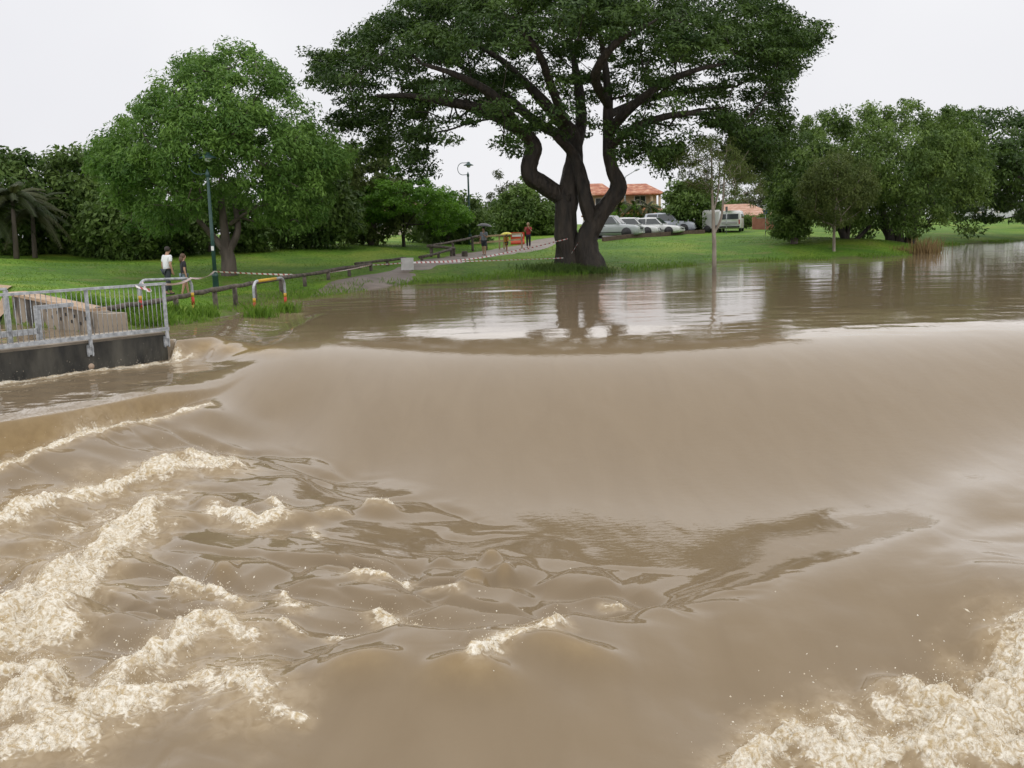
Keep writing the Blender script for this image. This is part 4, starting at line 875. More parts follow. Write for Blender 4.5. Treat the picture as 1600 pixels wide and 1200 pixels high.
fp = [at(px, 370 - (px - 737) * .075, 66 + (px - 737) * .03) for px in (738, 780, 787, 815)]
for p in fp: lbar(tf_, (p[0], p[1], g1(p[0], p[1]) - .2), p, .1, .1, 'post', TIMB, (1, 0, 0))
for a, b, dz in [(0, 3, -.03), (0, 1, -.42), (1, 3, -.42)]: lbar(tf_, fp[a] + [0, -.075, dz], fp[b] + [0, -.075, dz], .045, .12, 'rail', TIMB)

# ---- park lamps
def park_lamp(base, h, label):
    root = empty('park_lamp', base, 0, label, 'street lamp', 'green park lamps')
    MB().lathe([(.13, -.2), (.13, .0), (.12, .55), (.135, .56), (.135, .66), (.10, .70), (.085, .72)], 12).build('base_collar', GREENP, root)
    MB().lathe([(.085, .68), (.075, h * .5), (.06, h - .35), (.06, h - .32)], 12).build('pole', GREENP, root)
    MB().lathe([(.085, h - .42), (.085, h - .25), (.04, h - .18), (.02, h - .1)], 12).build('finial', GREENP, root)
    arc = [Vector((-.36 + .36 * math.cos(t), 0, h - .3 + .36 + .40 * math.sin(t))) for t in np.linspace(-1.35, -4.9, 16)]
    arc = [Vector((0, 0, h - .28))] + [Vector((-.08, 0, h - .29))] + [a + Vector((0.0, 0, 0.04)) for a in arc[1:]] + [Vector((.02, 0, h + .50))]
    MB().tube(arc, .022, 8).build('hook_arm', GREENP, root)
    MB().lathe([(.03, .16), (.10, .14), (.12, .05), (.34, -.05), (.36, -.09), (.34, -.09), (.15, -.02)], 18, (.06, 0, h + .40)).build('lamp_shade', GREENP, root)
    MB().lathe([(.14, -.05), (.15, -.10), (.12, -.19), (.05, -.23)], 14, (.06, 0, h + .40)).build('lamp_glass', mat('frosted_glass', (.5, .55, .52), .3), root)
    return root
lb = gat(338, 456, 41)
l1 = park_lamp(lb, 5.0, 'green park lamp with hooked arm in front of the round tree')
MB().box((0, -.085, 1.72), (.11, .012, .18)).build('notice', WHITE, l1)
l2 = copy_tree(l1); l2.location = gat(735, 384, 72); l2.scale = (1.0, 1.0, 1.05); l2['label'] = 'far park lamp with hooked arm rising behind the umbrella man'
for c in list(l2.children):
    if c.name.startswith('notice'): bpy.data.objects.remove(c)
st = empty('street_light', gat(977, 345, 100), 0, 'tall grey street light with one angled arm in front of the tiled house', 'street lamp')
MB().tube([(0, 0, -.2), (0, 0, 5.1), (.1, 0, 5.25), (1.0, 0, 5.75)], [.09, .07, .05, .04], 8).build('pole', GALV, st)
MB().tube([(.95, 0, 5.74), (1.1, 0, 5.82), (1.45, 0, 5.93)], [.05, .11, .07], 8).build('lamp_head', GALV, st)

# ---- notice board and signs
sb_ = empty('sign_board', gat(637, 424, 49.5), 0, 'small blank white square sign board at the edge of the path', 'sign')
MB().box((0, 0, .36), (.62, .03, .60), 0).build('panel', mat('pale_board', (.55, .54, .53), .6, (.45, .44, .43), 3), sb_)
for x in (-.22, .22): MB().box((x, .04, .2), (.05, .05, .75)).build('leg', LOGM, sb_)
sg = empty('parking_sign', gat(1196, 369, 78), 0, 'blue and white parking sign on a thin post beside the hedge', 'sign')
MB().tube([(0, 0, -.2), (0, 0, 2.2)], .03, 8).build('post', GALV, sg); MB().box((0, -.04, 1.78), (.36, .015, .32)).build('blue_panel', mat('sign_blue', (.05, .07, .25), .5), sg); MB().box((0, -.04, 2.13), (.36, .015, .34)).build('white_panel', WHITE, sg)
mp_ = empty('meter_post', gat(1135, 366, 82), 0, 'slim grey post with a box top in front of the van', 'post'); MB().tube([(0, 0, -.2), (0, 0, 1.9)], .035, 8).build('pole', GALV, mp_); MB().box((0, 0, 2.0), (.16, .12, .42)).build('box_head', mat('dark_grey_paint', (.12, .13, .13), .5), mp_)

# ---- barrier tape
def tape_mat():
    m = bpy.data.materials.new('barrier_tape'); m.use_nodes = True; t = m.node_tree; p = t.nodes['Principled BSDF']
    a = t.nodes.new('ShaderNodeAttribute'); a.attribute_name = 'run'
    fr = t.nodes.new('ShaderNodeMath'); fr.operation = 'FRACT'; t.links.new(a.outputs['Fac'], fr.inputs[0])
    g = t.nodes.new('ShaderNodeMath'); g.operation = 'GREATER_THAN'; g.inputs[1].default_value = .62; t.links.new(fr.outputs[0], g.inputs[0])
    x = t.nodes.new('ShaderNodeMix'); x.data_type = 'RGBA'; t.links.new(g.outputs[0], x.inputs[0]); x.inputs[6].default_value = (.78, .76, .75, 1); x.inputs[7].default_value = (.46, .10, .09, 1)
    t.links.new(x.outputs[2], p.inputs['Base Color']); p.inputs['Roughness'].default_value = .4; return m
TAPE = tape_mat()
def tape(pts, sag, label, wd=.06, twist=.5, seed=0):
    P = [Vector([float(c) for c in q]) for q in pts]; rr = random.Random(seed); vs = []; fs = []; run = []; s = 0.0; ph = rr.uniform(0, 6)
    line = []
    for i in range(len(P) - 1):
        L = (P[i + 1] - P[i]).length; n = max(6, int(L / .25))
        for k in range(n + (1 if i == len(P) - 2 else 0)):
            f = k / n; line.append(P[i].lerp(P[i + 1], f) - Vector((0, 0, sag * L * 4 * f * (1 - f) * .1)))
    o = line[0].copy()
    for i, q in enumerate(line):
        if i: s += (q - line[i - 1]).length
        d = (line[min(i + 1, len(line) - 1)] - line[max(i - 1, 0)]).normalized(); u = Vector((0, 0, 1)); sd_ = d.cross(u).normalized(); th = twist * math.sin(s * .55 + ph) * 1.3
        ax = (u * math.cos(th) + sd_ * math.sin(th)) * wd / 2
        vs += [q - ax - o, q + ax - o]; run += [s / .22 - .10, s / .22 + .10]
    for i in range(len(line) - 1): fs.append((2 * i, 2 * i + 2, 2 * i + 3, 2 * i + 1))
    me = MB().add(vs, fs).mesh('barrier_tape'); fattr(me, 'run', run); ob = link('barrier_tape', me, TAPE, None, o); tag(ob, label, 'tape', 'red and white barrier tapes'); return ob
lampt = Vector((lb[0], lb[1] - .1, at(337, 424, 41)[2]))
tape([fpt(.0, .05, 1.36), h1b + np.array([0, 0, .99]), lampt], .10, 'barrier tape rising from the railing corner to the near lamp', seed=1)
tape([fpt(.75, .0, 1.36), fpt(.3, .1, 1.24), h1a + np.array([.1, 0, .93])], .2, 'loose barrier tape hanging under the railing top near the hoop', seed=2)
tape([lampt, at(480, 430, 42.3), at(580, 414, 48.8)], .05, 'barrier tape from the near lamp to the end of the long log rail', seed=3, wd=.07)
tape([at(582, 414, 48.7), at(628, 411, 49.3)], .05, 'short barrier tape between the log rail end and the sign board', seed=4)
tape([at(646, 410, 49.2), at(700, 408, 49.6), at(750, 403, 50), at(830, 387, 50.6), at(887, 373, 50.7)], .0, 'upper barrier tape from the sign board rising to the great tree', seed=5, wd=.065)
tape([at(646, 411, 49.1), at(740, 408, 49.7), at(800, 406, 50), at(880, 403, 50.6)], .03, 'lower barrier tape from the sign board level to the great tree', seed=6, wd=.04)
tape([at(893, 396, 50.5), at(903, 380, 50.6), at(905, 372, 50.7)], .0, 'torn strip of tape hanging on the great tree trunk', seed=7)

# ------------------------------------------------------------------ people
def skin_mesh(name, V, E, Rr, sub=2):
    me = bpy.data.meshes.new(name + '_cage'); me.from_pydata([tuple(v) for v in V], E, []); o = bpy.data.objects.new('cage', me); COL.objects.link(o)
    m = o.modifiers.new('skin', 'SKIN'); m.use_smooth_shade = True
    lay = me.skin_vertices[0].data
    for i, r_ in enumerate(Rr):
        lay[i].radius = r_ if isinstance(r_, tuple) else (r_, r_); lay[i].use_root = (i == 0)
    s = o.modifiers.new('sub', 'SUBSURF'); s.levels = sub; s.render_levels = sub
    dg = bpy.context.evaluated_depsgraph_get(); out = bpy.data.meshes.new_from_object(o.evaluated_get(dg)); out.name = name
    bpy.data.objects.remove(o); bpy.data.meshes.remove(me); return out
SKIN = mat('skin', (.36, .20, .13), .5, (.42, .25, .17), 8)
def person(base, rz, H, label, shirt, lower, hair, arms, long_pants=False, step=.12, headtilt=0.0, sleeve=.45, coat=False, longhair=False, lean=0.0):
    """faces local +Y; heights are fractions of H"""
    t = empty('person', base, rz, label, 'person'); k = H
    W = lambda x, y, z: Vector((x * k, (y + lean * max(0, z - .5)) * k, z * k))
    V = []; Rr = []; E = []
    def v(p, r_, par=None):
        V.append(p); Rr.append(tuple(q * k for q in r_) if isinstance(r_, tuple) else r_ * k)
        if par is not None: E.append((par, len(V) - 1))
        return len(V) - 1
    pel = v(W(0, 0, .53), (.085, .06)); sp = v(W(0, -.005, .62), (.075, .055), pel); chv = v(W(0, 0, .75), (.09, .06), sp); nb = v(W(0, -.005, .825), (.045, .04), chv); nk = v(W(0, .005, .865), .032, nb)
    h0 = v(W(0, .015 + headtilt * .3, .90), (.043, .05), nk); h1 = v(W(0, .012 + headtilt * .6, .94), (.048, .058), h0); h2 = v(W(0, .008 + headtilt, .978), (.035, .042), h1)
    nose = v(W(0, .065 + headtilt * .6, .925), .009, h1); legs = {}; arm_pts = {}
    for sx, st_ in ((-1, step), (1, -step)):
        hip = v(W(sx * .052, 0, .50), .052, pel); kn = v(W(sx * .055, st_ * .5 + .012, .275), .036, hip); ank = v(W(sx * .056, st_, .045), .023, kn); toe = v(W(sx * .062, st_ + .085, .018), (.02, .015), ank)
        legs[sx] = (W(sx * .052, 0, .50), W(sx * .055, st_ * .5 + .012, .275), W(sx * .056, st_, .045), W(sx * .062, st_ + .085, .018))
        sh = v(W(sx * .105, 0, .80), .037, chv); el = v(W(*arms[sx][0]), .026, sh); wr = v(W(*arms[sx][1]), .018, el)
        d = (V[wr] - V[el]).normalized(); pal = v(V[wr] + d * .03 * k, (.02, .012), wr); sd_ = d.orthogonal().normalized()
        for j in range(4):
            q = V[pal] + d * .02 * k + sd_ * (j - 1.5) * .011 * k; a = v(q, .0055, pal); v(q + d * (.028 + .006 * (1.5 - abs(j - 1.5))) * k + d.cross(sd_) * .008 * k, .0045, a)
        th = v(V[wr] + d * .02 * k + sd_ * .024 * k, .0055, wr); v(V[th] + d * .025 * k, .005, th)
        arm_pts[sx] = (W(sx * .105, 0, .80), W(*arms[sx][0]), W(*arms[sx][1]))
    link('body', skin_mesh('body', V, E, Rr), SKIN, t)
    # top
    V2, R2, E2 = [], [], []
    def w2(p, r_, par=None):
        V2.append(p); R2.append(tuple(q * k for q in r_) if isinstance(r_, tuple) else r_ * k)
        if par is not None: E2.append((par, len(V2) - 1))
        return len(V2) - 1
    hem = .36 if coat else .50
    c0 = w2(W(0, 0, .74), (.105, .075)); c1 = w2(W(0, 0, .62), (.095, .075), c0); c2 = w2(W(0, 0, hem), (.105, .085) if not coat else (.12, .10), c1); c3 = w2(W(0, -.002, .82), (.06, .05), c0)
    for sx in (-1, 1):
        a, b, c = arm_pts[sx]; s0 = w2(a + Vector((0, 0, .0)), .048, c0); e = a.lerp(b, sleeve * 1.6 if sleeve < .6 else 1.0); s1 = w2(e, .04, s0)
        if sleeve >= .6: w2(b.lerp(c, .85), .03, s1)
    link('coat' if coat else 'shirt', skin_mesh('shirt', V2, E2, R2), shirt, t)
    V2, R2, E2 = [], [], []
    p0 = w2(W(0, 0, .535), (.092, .07))
    for sx in (-1, 1):
        a, b, c, d = legs[sx]; q = w2(a, .062, p0)
        if long_pants: q2 = w2(b, .046, q); w2(c + Vector((0, 0, .03 * k)), .038, q2)
        else: w2(a.lerp(b, .85), .056, q)
    link('trousers' if long_pants else 'shorts', skin_mesh('lower', V2, E2, R2), lower, t)
    hc = W(0, .006 + headtilt * .7, .955); hb = MB(); prof = [(.002, .060), (.03, .055), (.052, .035), (.060, .005), (.058, -.03), (.045, -.05)]
    hb.lathe([(r_ * k, z * k) for r_, z in prof[::-1]], 14, hc + Vector((0, -.012 * k, 0)))
    if longhair: hb.tube([hc + Vector((0, -.045 * k, -.02 * k)), hc + Vector((0, -.055 * k, -.10 * k)), hc + Vector((0, -.05 * k, -.17 * k))], [.05 * k, .05 * k, .03 * k], 10)
    link('hair', hb.mesh('hair'), hair, t)
    for sx in (-1, 1):
        MB().lathe([(.001, -.006 * k), (.006 * k, 0), (.001, .006 * k)], 6, W(sx * .019, .058 + headtilt * .5, .938)).build('eye', BLACK, t)
        MB().lathe([(.002, -.014 * k), (.01 * k, 0), (.002, .014 * k)], 6, W(sx * .05, .01 + headtilt * .5, .932)).build('ear', SKIN, t)
        MB().tube([legs[sx][2] + Vector((0, -.03 * k, -.03 * k)), legs[sx][3] + Vector((0, .0, 0))], [.026 * k, .022 * k], 8).build('shoe', mat('dark_shoe', (.05, .045, .04), .7), t)
    return t
HAIR_D = mat('dark_hair', (.018, .012, .009), .6); HAIR_B = mat('brown_hair', (.07, .035, .02), .6, (.11, .06, .035), 12); HAIR_F = mat('fair_hair', (.38, .27, .16), .6)
DEN = mat('dark_denim', (.028, .036, .045), .8, (.045, .055, .065), 6); LDEN = mat('pale_denim', (.14, .18, .24), .8, (.22, .26, .32), 8); BLKC = mat('black_cloth', (.014, .014, .02), .8, (.025, .022, .032), 6)
hang = {-1: ((-.135, -.015, .63), (-.14, .02, .49)), 1: ((.135, -.015, .63), (.145, .03, .49))}
person(gat(264, 463, 39), R(-35), 1.86, 'person in white T-shirt and dark trousers walking away, head bowed', mat('white_cotton', (.80, .80, .82), .8, (.70, .71, .75), 5), DEN, HAIR_D, hang, True, .1, .02, lean=.10)
person(gat(290, 462, 38.3), R(-60), 1.62, 'person in black T-shirt and pale denim shorts walking beside the white shirt', BLKC, LDEN, HAIR_B, {-1: ((-.13, .0, .63), (-.13, .06, .52)), 1: ((.13, -.01, .63), (.135, .02, .49))}, False, .09, .012, longhair=True)
pu = person(gat(757, 401, 62), R(160), 1.72, 'person in grey shirt and dark shorts under a dark umbrella', mat('grey_cotton', (.20, .22, .26), .8, (.28, .30, .34), 5), DEN, HAIR_D, {-1: ((-.13, .02, .63), (-.06, .13, .72)), 1: hang[1]}, False, .05)
pc = person(gat(792, 394, 66), R(150), 1.12, 'small person in an orange-yellow raincoat under a yellow umbrella', mat('yellow_raincoat', (.62, .30, .02), .45, (.55, .26, .02), 4), mat('brown_cloth', (.06, .04, .035), .8), HAIR_D, {-1: ((-.14, .02, .63), (-.08, .13, .72)), 1: hang[1]}, False, .06, sleeve=.7, coat=True)
person(gat(826, 388, 69), R(170), 1.72, 'person in red top and long black trousers standing on the path, arms raised to face', mat('red_cotton', (.42, .035, .05), .8, (.34, .03, .045), 5), BLKC, HAIR_F, {-1: ((-.13, .05, .66), (-.05, .13, .80)), 1: ((.13, .05, .66), (.05, .13, .80))}, True, .03)
def umbrella(P, rad, h, label, m, tiltx):
    root = empty('umbrella', P, 0, label, 'umbrella', 'open umbrellas on the path'); n = 8; vs = [(0, 0, h)]; fs = []; rows_ = 5
    for i in range(1, rows_ + 1):
        a = i / rows_ * 1.15
        for k in range(n * 2):
            t = math.pi * k / n; q = 1 if k % 2 == 0 else 1 - .055 * i / rows_; vs.append((rad * math.sin(a) / math.sin(1.15) * q * math.cos(t), rad * math.sin(a) / math.sin(1.15) * q * math.sin(t), h - rad * .62 * (1 - math.cos(a)) * (1 if k % 2 == 0 else .96)))
    N = n * 2
    for k in range(N): fs.append((0, 1 + k, 1 + (k + 1) % N))
    for i in range(rows_ - 1):
        for k in range(N): fs.append((1 + i * N + k, 1 + (i + 1) * N + k, 1 + (i + 1) * N + (k + 1) % N, 1 + i * N + (k + 1) % N))
    MB().add(vs, fs, True).build('canopy', m, root); MB().tube([(0, 0, -.12), (0, 0, h + .08)], .009, 6).build('shaft', BLACK, root)
    MB().tube([(0, 0, -.1), (0, 0, -.18), (.02, 0, -.22), (.05, 0, -.22), (.07, 0, -.18)], .014, 6).build('handle', BLACK, root)
    rb_ = None
    for k in range(n):
        t = 2 * math.pi * k / n; MB().tube([(0, 0, h - .02), (rad * .55 * math.cos(t), rad * .55 * math.sin(t), h - .02 - rad * .1), (rad * .97 * math.cos(t), rad * .97 * math.sin(t), h - rad * .62 * (1 - math.cos(1.12)) - .01)], .004, 4).build('rib', BLACK, root)
    root.rotation_euler = (0, tiltx, 0); return root
def hand_of(root, H, x, y, z): c, s = math.cos(root.rotation_euler.z), math.sin(root.rotation_euler.z); return root.location + Vector(((x * c - y * s) * H, (x * s + y * c) * H, z * H))
umbrella(hand_of(pu, 1.72, -.055, .14, .745), .47, .68, 'dark grey umbrella held over the person in grey', mat('dark_nylon', (.03, .03, .038), .5, (.05, .05, .06), 4), R(6))
umbrella(hand_of(pc, 1.12, -.075, .14, .745), .38, .40, 'bright yellow umbrella held over the raincoat', mat('yellow_nylon', (.72, .66, .05), .5, (.62, .56, .05), 4), R(-3))

# ------------------------------------------------------------------ vehicles
def paint(name, c): return mat(name, c, .3, tuple(q * .92 for q in c), 2, metal=.0, coat=.4)
HEADL = mat('headlamp', (.6, .62, .62), .1); TAILL = mat('tail_lamp', (.35, .02, .02), .25); RIM = mat('alloy_rim', (.42, .43, .44), .35, metal=.6); GRIL = mat('dark_trim', (.02, .02, .022), .5); PLATE = mat('plate', (.6, .6, .55), .5)
def loft(mb, secs):
    """secs: list of (x, [(y,z)...half profile from bottom centre to top centre])"""
    n = len(secs[0][1]); vs = []; fs = []
    for x, pr in secs: vs += [(x, y, z) for y, z in pr] + [(x, -y, z) for y, z in reversed(pr)]
    m = 2 * n
    for i in range(len(secs) - 1):
        for k in range(m): k2 = (k + 1) % m; fs.append((i * m + k, (i + 1) * m + k, (i + 1) * m + k2, i * m + k2))
    fs += [tuple(range(m)), tuple((len(secs) - 1) * m + k for k in range(m - 1, -1, -1))]; return mb.add(vs, fs, True)
def car(loc, rz, label, colour, L=4.5, W=1.78, H=1.45, style='sedan', name='parked_car', group='cars parked behind the lawn'):
    root = empty(name, loc, rz, label, 'car', group); hw = W / 2; belt = H * .60; wb = .33 * H * .62; gc = .2
    hood = belt * (.98 if style == 'suv' else .94)
    def sec(x, zb, zt, f): return (x, [(0, zb), (hw * f * .9, zb), (hw * f, zb + (zt - zb) * .3), (hw * f * .99, zb + (zt - zb) * .72), (hw * f * .93, zt - .02), (hw * f * .85, zt), (0, zt + .015)])
    tail = belt * (1.0 if style != 'sedan' else 1.02)
    body = MB(); X = lambda f: (f - .5) * L
    loft(body, [sec(X(0), gc + .16, tail - .16, .86), sec(X(.02), gc + .05, tail - .04, .95), sec(X(.1), gc, tail, 1), sec(X(.3), gc, belt, 1), sec(X(.62), gc, belt, 1), sec(X(.72), gc, hood, 1), sec(X(.93), gc, hood - .10, .97), sec(X(.985), gc + .04, hood - .22, .92), sec(X(1), gc + .12, hood - .32, .84)])
    g0, g1_, g2, g3 = dict(sedan=(.10, .24, .56, .70), wagon=(.01, .07, .55, .69), suv=(.02, .08, .54, .68), hatch=(.02, .14, .56, .72))[style]
    tw = .78
    def gs(x, z, f): return (x, [(0, belt - .03), (hw * .93 * f, belt - .03), (hw * (.93 + (tw - .93) * .5) * f, belt + (z - belt) * .5), (hw * tw * f, z - .03), (hw * (tw - .12) * f, z), (0, z + .02)])
    loft(body, [gs(X(g0), belt + .01, .98), gs(X(g1_), H - .05, .98), gs(X((g1_ + g2) / 2), H, 1), gs(X(g2), H - .03, .99), gs(X(g3), belt + .01, .99)])
    bo = body.build('body', colour, root)
    def side_y(z): return hw * (.93 + (tw - .93) * np.clip((z - belt) / (H - belt), 0, 1)) + .012
    zt_, zb_ = H - .10, belt + .05
    for sg in (-1, 1):
        segs = [(g0 + .035 if style != 'sedan' else g0 + .07, g1_ + .02, (g1_ + g2) / 2 - .01), (None, (g1_ + g2) / 2 + .005, g2 - .01)]
        a0, a1, a2 = segs[0]; q = [(X(a0 + .03), zb_), (X(a2), zb_), (X(a2), zt_), (X(a1 + .02), zt_)]
        q2 = [(X((g1_ + g2) / 2 + .005), zb_), (X(g3 - .045), zb_), (X(g2 + .005), zt_), (X((g1_ + g2) / 2 + .005), zt_)]
        for qq in (q, q2): MB().add([(x, sg * side_y(z), z) for x, z in qq] + [(x, sg * (side_y(z) - .03), z) for x, z in qq], [(0, 1, 2, 3), (7, 6, 5, 4), (0, 4, 5, 1), (1, 5, 6, 2), (2, 6, 7, 3), (3, 7, 4, 0)]).build('side_window', GLASS, root)
        for xf in (.19, .80):
            wl = empty('wheel', (X(xf), sg * (hw - .1), wb * 1.05 + .02)); wl.parent = root; Mx = Matrix.Rotation(R(90), 3, 'X'); rr_ = .31 * (1.12 if style == 'suv' else 1)
            wl.location.z = rr_
            MB().lathe([(rr_ * .62, -.10), (rr_ * .95, -.10), (rr_, -.06), (rr_, .06), (rr_ * .95, .10), (rr_ * .62, .10)], 20, M=Mx).build('tyre', BLACK, wl); MB().lathe([(.04, -.105), (rr_ * .45, -.09), (rr_ * .64, -.108), (rr_ * .64, .108), (rr_ * .45, .09), (.04, .105)], 16, M=Mx).build('rim', RIM, wl)
            MB().lathe([(rr_ * 1.16, 0), (rr_ * 1.16, .012), (.02, .012)], 20, (X(xf), sg * (hw + .001), rr_ + .02), Mx if sg < 0 else Mx @ Matrix.Rotation(math.pi, 3, 'X')).build('wheel_arch', GRIL, root)
        MB().box((X(1) - .10, sg * hw * .66, hood - .30), (.2, .36, .15)).build('headlight', HEADL, root); MB().box((X(0) + .07, sg * hw * .72, tail - .18), (.16, .24, .2)).build('tail_light', TAILL, root)
        MB().box((X(g3) - .12, sg * (hw + .07), belt + .06), (.12, .18, .11)).build('mirror', colour, root); MB().box((X(.42), sg * (hw + .008), belt - .12), (.16, .03, .03)).build('door_handle', GRIL, root); MB().box((X(.48), sg * (hw + .004), gc + .22), (L * .5, .02, .06)).build('side_trim', GRIL, root)
    def pane(xa, za, xb, zb, name):
        ya, yb = hw * .80, hw * (tw - .10); d = Vector((xb - xa, 0, zb - za)); nrm = Vector((-(zb - za), 0, xb - xa)).normalized(); nrm = nrm if nrm.z > 0 else -nrm; o = nrm * .02; i_ = nrm * -.015
        P = [(xa, -ya, za), (xa, ya, za), (xb, yb, zb), (xb, -yb, zb)]; MB().add([Vector(p) + o for p in P] + [Vector(p) + i_ for p in P], [(0, 1, 2, 3), (7, 6, 5, 4), (0, 4, 5, 1), (1, 5, 6, 2), (2, 6, 7, 3), (3, 7, 4, 0)]).build(name, GLASS, root)
    pane(X(g3 - .012), belt + .05, X(g2 + .008), H - .06, 'windscreen'); pane(X(g0 + .012), belt + .06, X(g1_ - .006), H - .09, 'rear_window')
    MB().box((X(1) - .03, 0, hood - .33), (.14, W * .34, .13)).build('grille', GRIL, root); MB().box((X(1) - .02, 0, gc + .18), (.14, W * .8, .12)).build('bumper', colour, root); MB().box((X(1) + .06, 0, gc + .19), (.01, .36, .1)).build('number_plate', PLATE, root); MB().box((X(0) + .01, 0, gc + .25), (.12, W * .8, .18)).build('rear_bumper', GRIL, root)
    return root
SILV = paint('silver_paint', (.42, .45, .46)); WHT = paint('white_car_paint', (.74, .75, .75)); GREY = paint('grey_car_paint', (.18, .20, .21)); REDC = paint('red_car_paint', (.35, .04, .035)); BLUS = paint('blue_silver_paint', (.45, .48, .54))
car(gat(957, 372, 78), R(-24), 'silver four-wheel drive nosing out from behind the great trunk', SILV, 4.7, 1.85, 1.72, 'suv')
car(gat(991, 369, 82), R(-24), 'white car squeezed between the silver four-wheel drive and the white sedan', WHT, 4.5, 1.78, 1.48, 'wagon')
car(gat(1022, 368, 82), R(-22), 'white sedan with its nose towards the thin tree', WHT, 4.7, 1.8, 1.45, 'sedan')
car(gat(1046, 364, 87), R(-20), 'pale blue-silver four-wheel drive behind the white sedan', BLUS, 4.6, 1.82, 1.72, 'suv')
car(gat(808, 378, 92), R(-75), 'silver car facing the path behind the orange barrier', SILV, 4.4, 1.75, 1.5, 'hatch')
car(gat(843, 379, 90), R(118), 'grey hatchback showing its red tail lights beside the red top person', GREY, 4.0, 1.7, 1.5, 'hatch')
car(gat(768, 381, 90), R(-60), 'low red car glimpsed through the timber frame', REDC, 4.4, 1.75, 1.3, 'sedan')
ob = empty('plastic_barrier', gat(809, 384, 73), 0, 'orange plastic barrier between the yellow umbrella and the red top person', 'barrier'); ORG = mat('orange_plastic', (.62, .07, .02), .45, (.5, .06, .02), 3)
bb = MB(); pr2 = [(-.28, 0), (-.28, .12), (-.10, .35), (-.08, .85), (.08, .85), (.10, .35), (.28, .12), (.28, 0)]; bb.add([(x, y, z) for x in (-.5, .5) for y, z in pr2], [tuple(range(7, -1, -1)), tuple(range(8, 16))] + [(i, (i + 1) % 8, 8 + (i + 1) % 8, 8 + i) for i in range(8)]); bb.build('shell', ORG, ob)
MB().box((0, -.105, .62), (.8, .02, .16)).build('reflector_strip', WHITE, ob)
# van and trailer
vn = empty('white_van', gat(1143, 364, 87), R(72), 'white boxy van seen from behind with a wide dark rear window', 'van'); vb = MB(); hw = 1.05
def vs_(x, zb, zt, f): return (x, [(0, zb), (hw * f * .96, zb), (hw * f, zb + .1), (hw * f, zt * .6), (hw * f * .95, zt - .1), (hw * f * .85, zt), (0, zt + .04)])
loft(vb, [vs_(-2.2, .4, 1.75, .96), vs_(-2.15, .35, 1.98, .99), vs_(-1, .3, 2.02, 1), vs_(1.2, .3, 2.0, 1), vs_(1.7, .3, 1.7, .98), vs_(2.0, .3, 1.15, .97), vs_(2.3, .35, 1.0, .92), vs_(2.36, .4, .85, .88)]); vb.build('body', WHT, vn)
MB().box((-2.21, 0, 1.46), (.05, 1.7, .5)).build('rear_window', GLASS, vn); MB().box((-2.235, 0, .85), (.03, 1.5, .2)).build('grille_strip', mat('grey_plastic', (.3, .3, .3), .5), vn); MB().box((-2.25, 0, .48), (.12, 1.9, .16)).build('rear_bumper', GRIL, vn)
for sg in (-1, 1):
    MB().box((-2.2, sg * .93, .95), (.06, .12, .42)).build('tail_light', TAILL, vn); MB().box((.1, sg * 1.03, 1.5), (2.6, .05, .42)).build('side_window', GLASS, vn)
    for x in (-1.4, 1.5): MB().lathe([(.03, -.1), (.31, -.1), (.33, 0), (.31, .1), (.03, .1)], 18, (x, sg * .94, .33), Matrix.Rotation(R(90), 3, 'X')).build('wheel', BLACK, vn)
vn.scale = (.88, .88, .88)
tr = empty('box_trailer', gat(1112, 365, 86.5), R(-14), 'pale grey box trailer beside the white van', 'trailer')
bt = MB(); bt.box((0, 0, 1.05), (1.5, 1.6, 1.4)); bt.add([(-.75, -.8, 1.752), (.75, -.8, 1.752), (.75, .8, 1.752), (-.75, .8, 1.752), (-.6, -.6, 1.9), (.6, -.6, 1.9), (.6, .6, 1.9), (-.6, .6, 1.9)], [(4, 5, 6, 7), (0, 1, 5, 4), (1, 2, 6, 5), (2, 3, 7, 6), (3, 0, 4, 7)]); bt.build('box', mat('pale_panel', (.55, .55, .53), .5, (.48, .48, .46), 2), tr)
MB().box((-.1, -.81, 1.0), (1.0, .02, 1.1)).build('door', mat('panel_grey', (.38, .38, .38), .5), tr)
for x in (-.35, .35): MB().lathe([(.03, -.08), (.28, -.08), (.3, 0), (.28, .08), (.03, .08)], 16, (x, -.86, .3), Matrix.Rotation(R(90), 3, 'X')).build('wheel', BLACK, tr)
MB().bar((.75, 0, .42), (1.7, 0, .42), .08, .08).build('tow_bar', GALV, tr)

# ------------------------------------------------------------------ houses, kerbs, hedge
def roof_mat(name, a, b, c):
    m = bpy.data.materials.new(name); m.use_nodes = True; t = m.node_tree; p = t.nodes['Principled BSDF']
    tcn = t.nodes.new('ShaderNodeTexCoord'); n = t.nodes.new('ShaderNodeTexNoise'); n.inputs['Scale'].default_value = 2.2; n.inputs['Detail'].default_value = 5; t.links.new(tcn.outputs['Object'], n.inputs['Vector'])
    r = t.nodes.new('ShaderNodeValToRGB'); e = r.color_ramp.elements; e[0].position = .38; e[0].color = (*a, 1); e[1].position = .7; e[1].color = (*c, 1); q = e.new(.52); q.color = (*b, 1)
    t.links.new(n.outputs[0], r.inputs[0]); t.links.new(r.outputs[0], p.inputs['Base Color']); p.inputs['Roughness'].default_value = .7
    wv = t.nodes.new('ShaderNodeTexWave'); wv.inputs['Scale'].default_value = 1.1; wv.bands_direction = 'Z'; t.links.new(tcn.outputs['Object'], wv.inputs['Vector'])
    b_ = t.nodes.new('ShaderNodeBump'); b_.inputs['Distance'].default_value = .06; t.links.new(wv.outputs[0], b_.inputs['Height']); t.links.new(b_.outputs[0], p.inputs['Normal']); return m
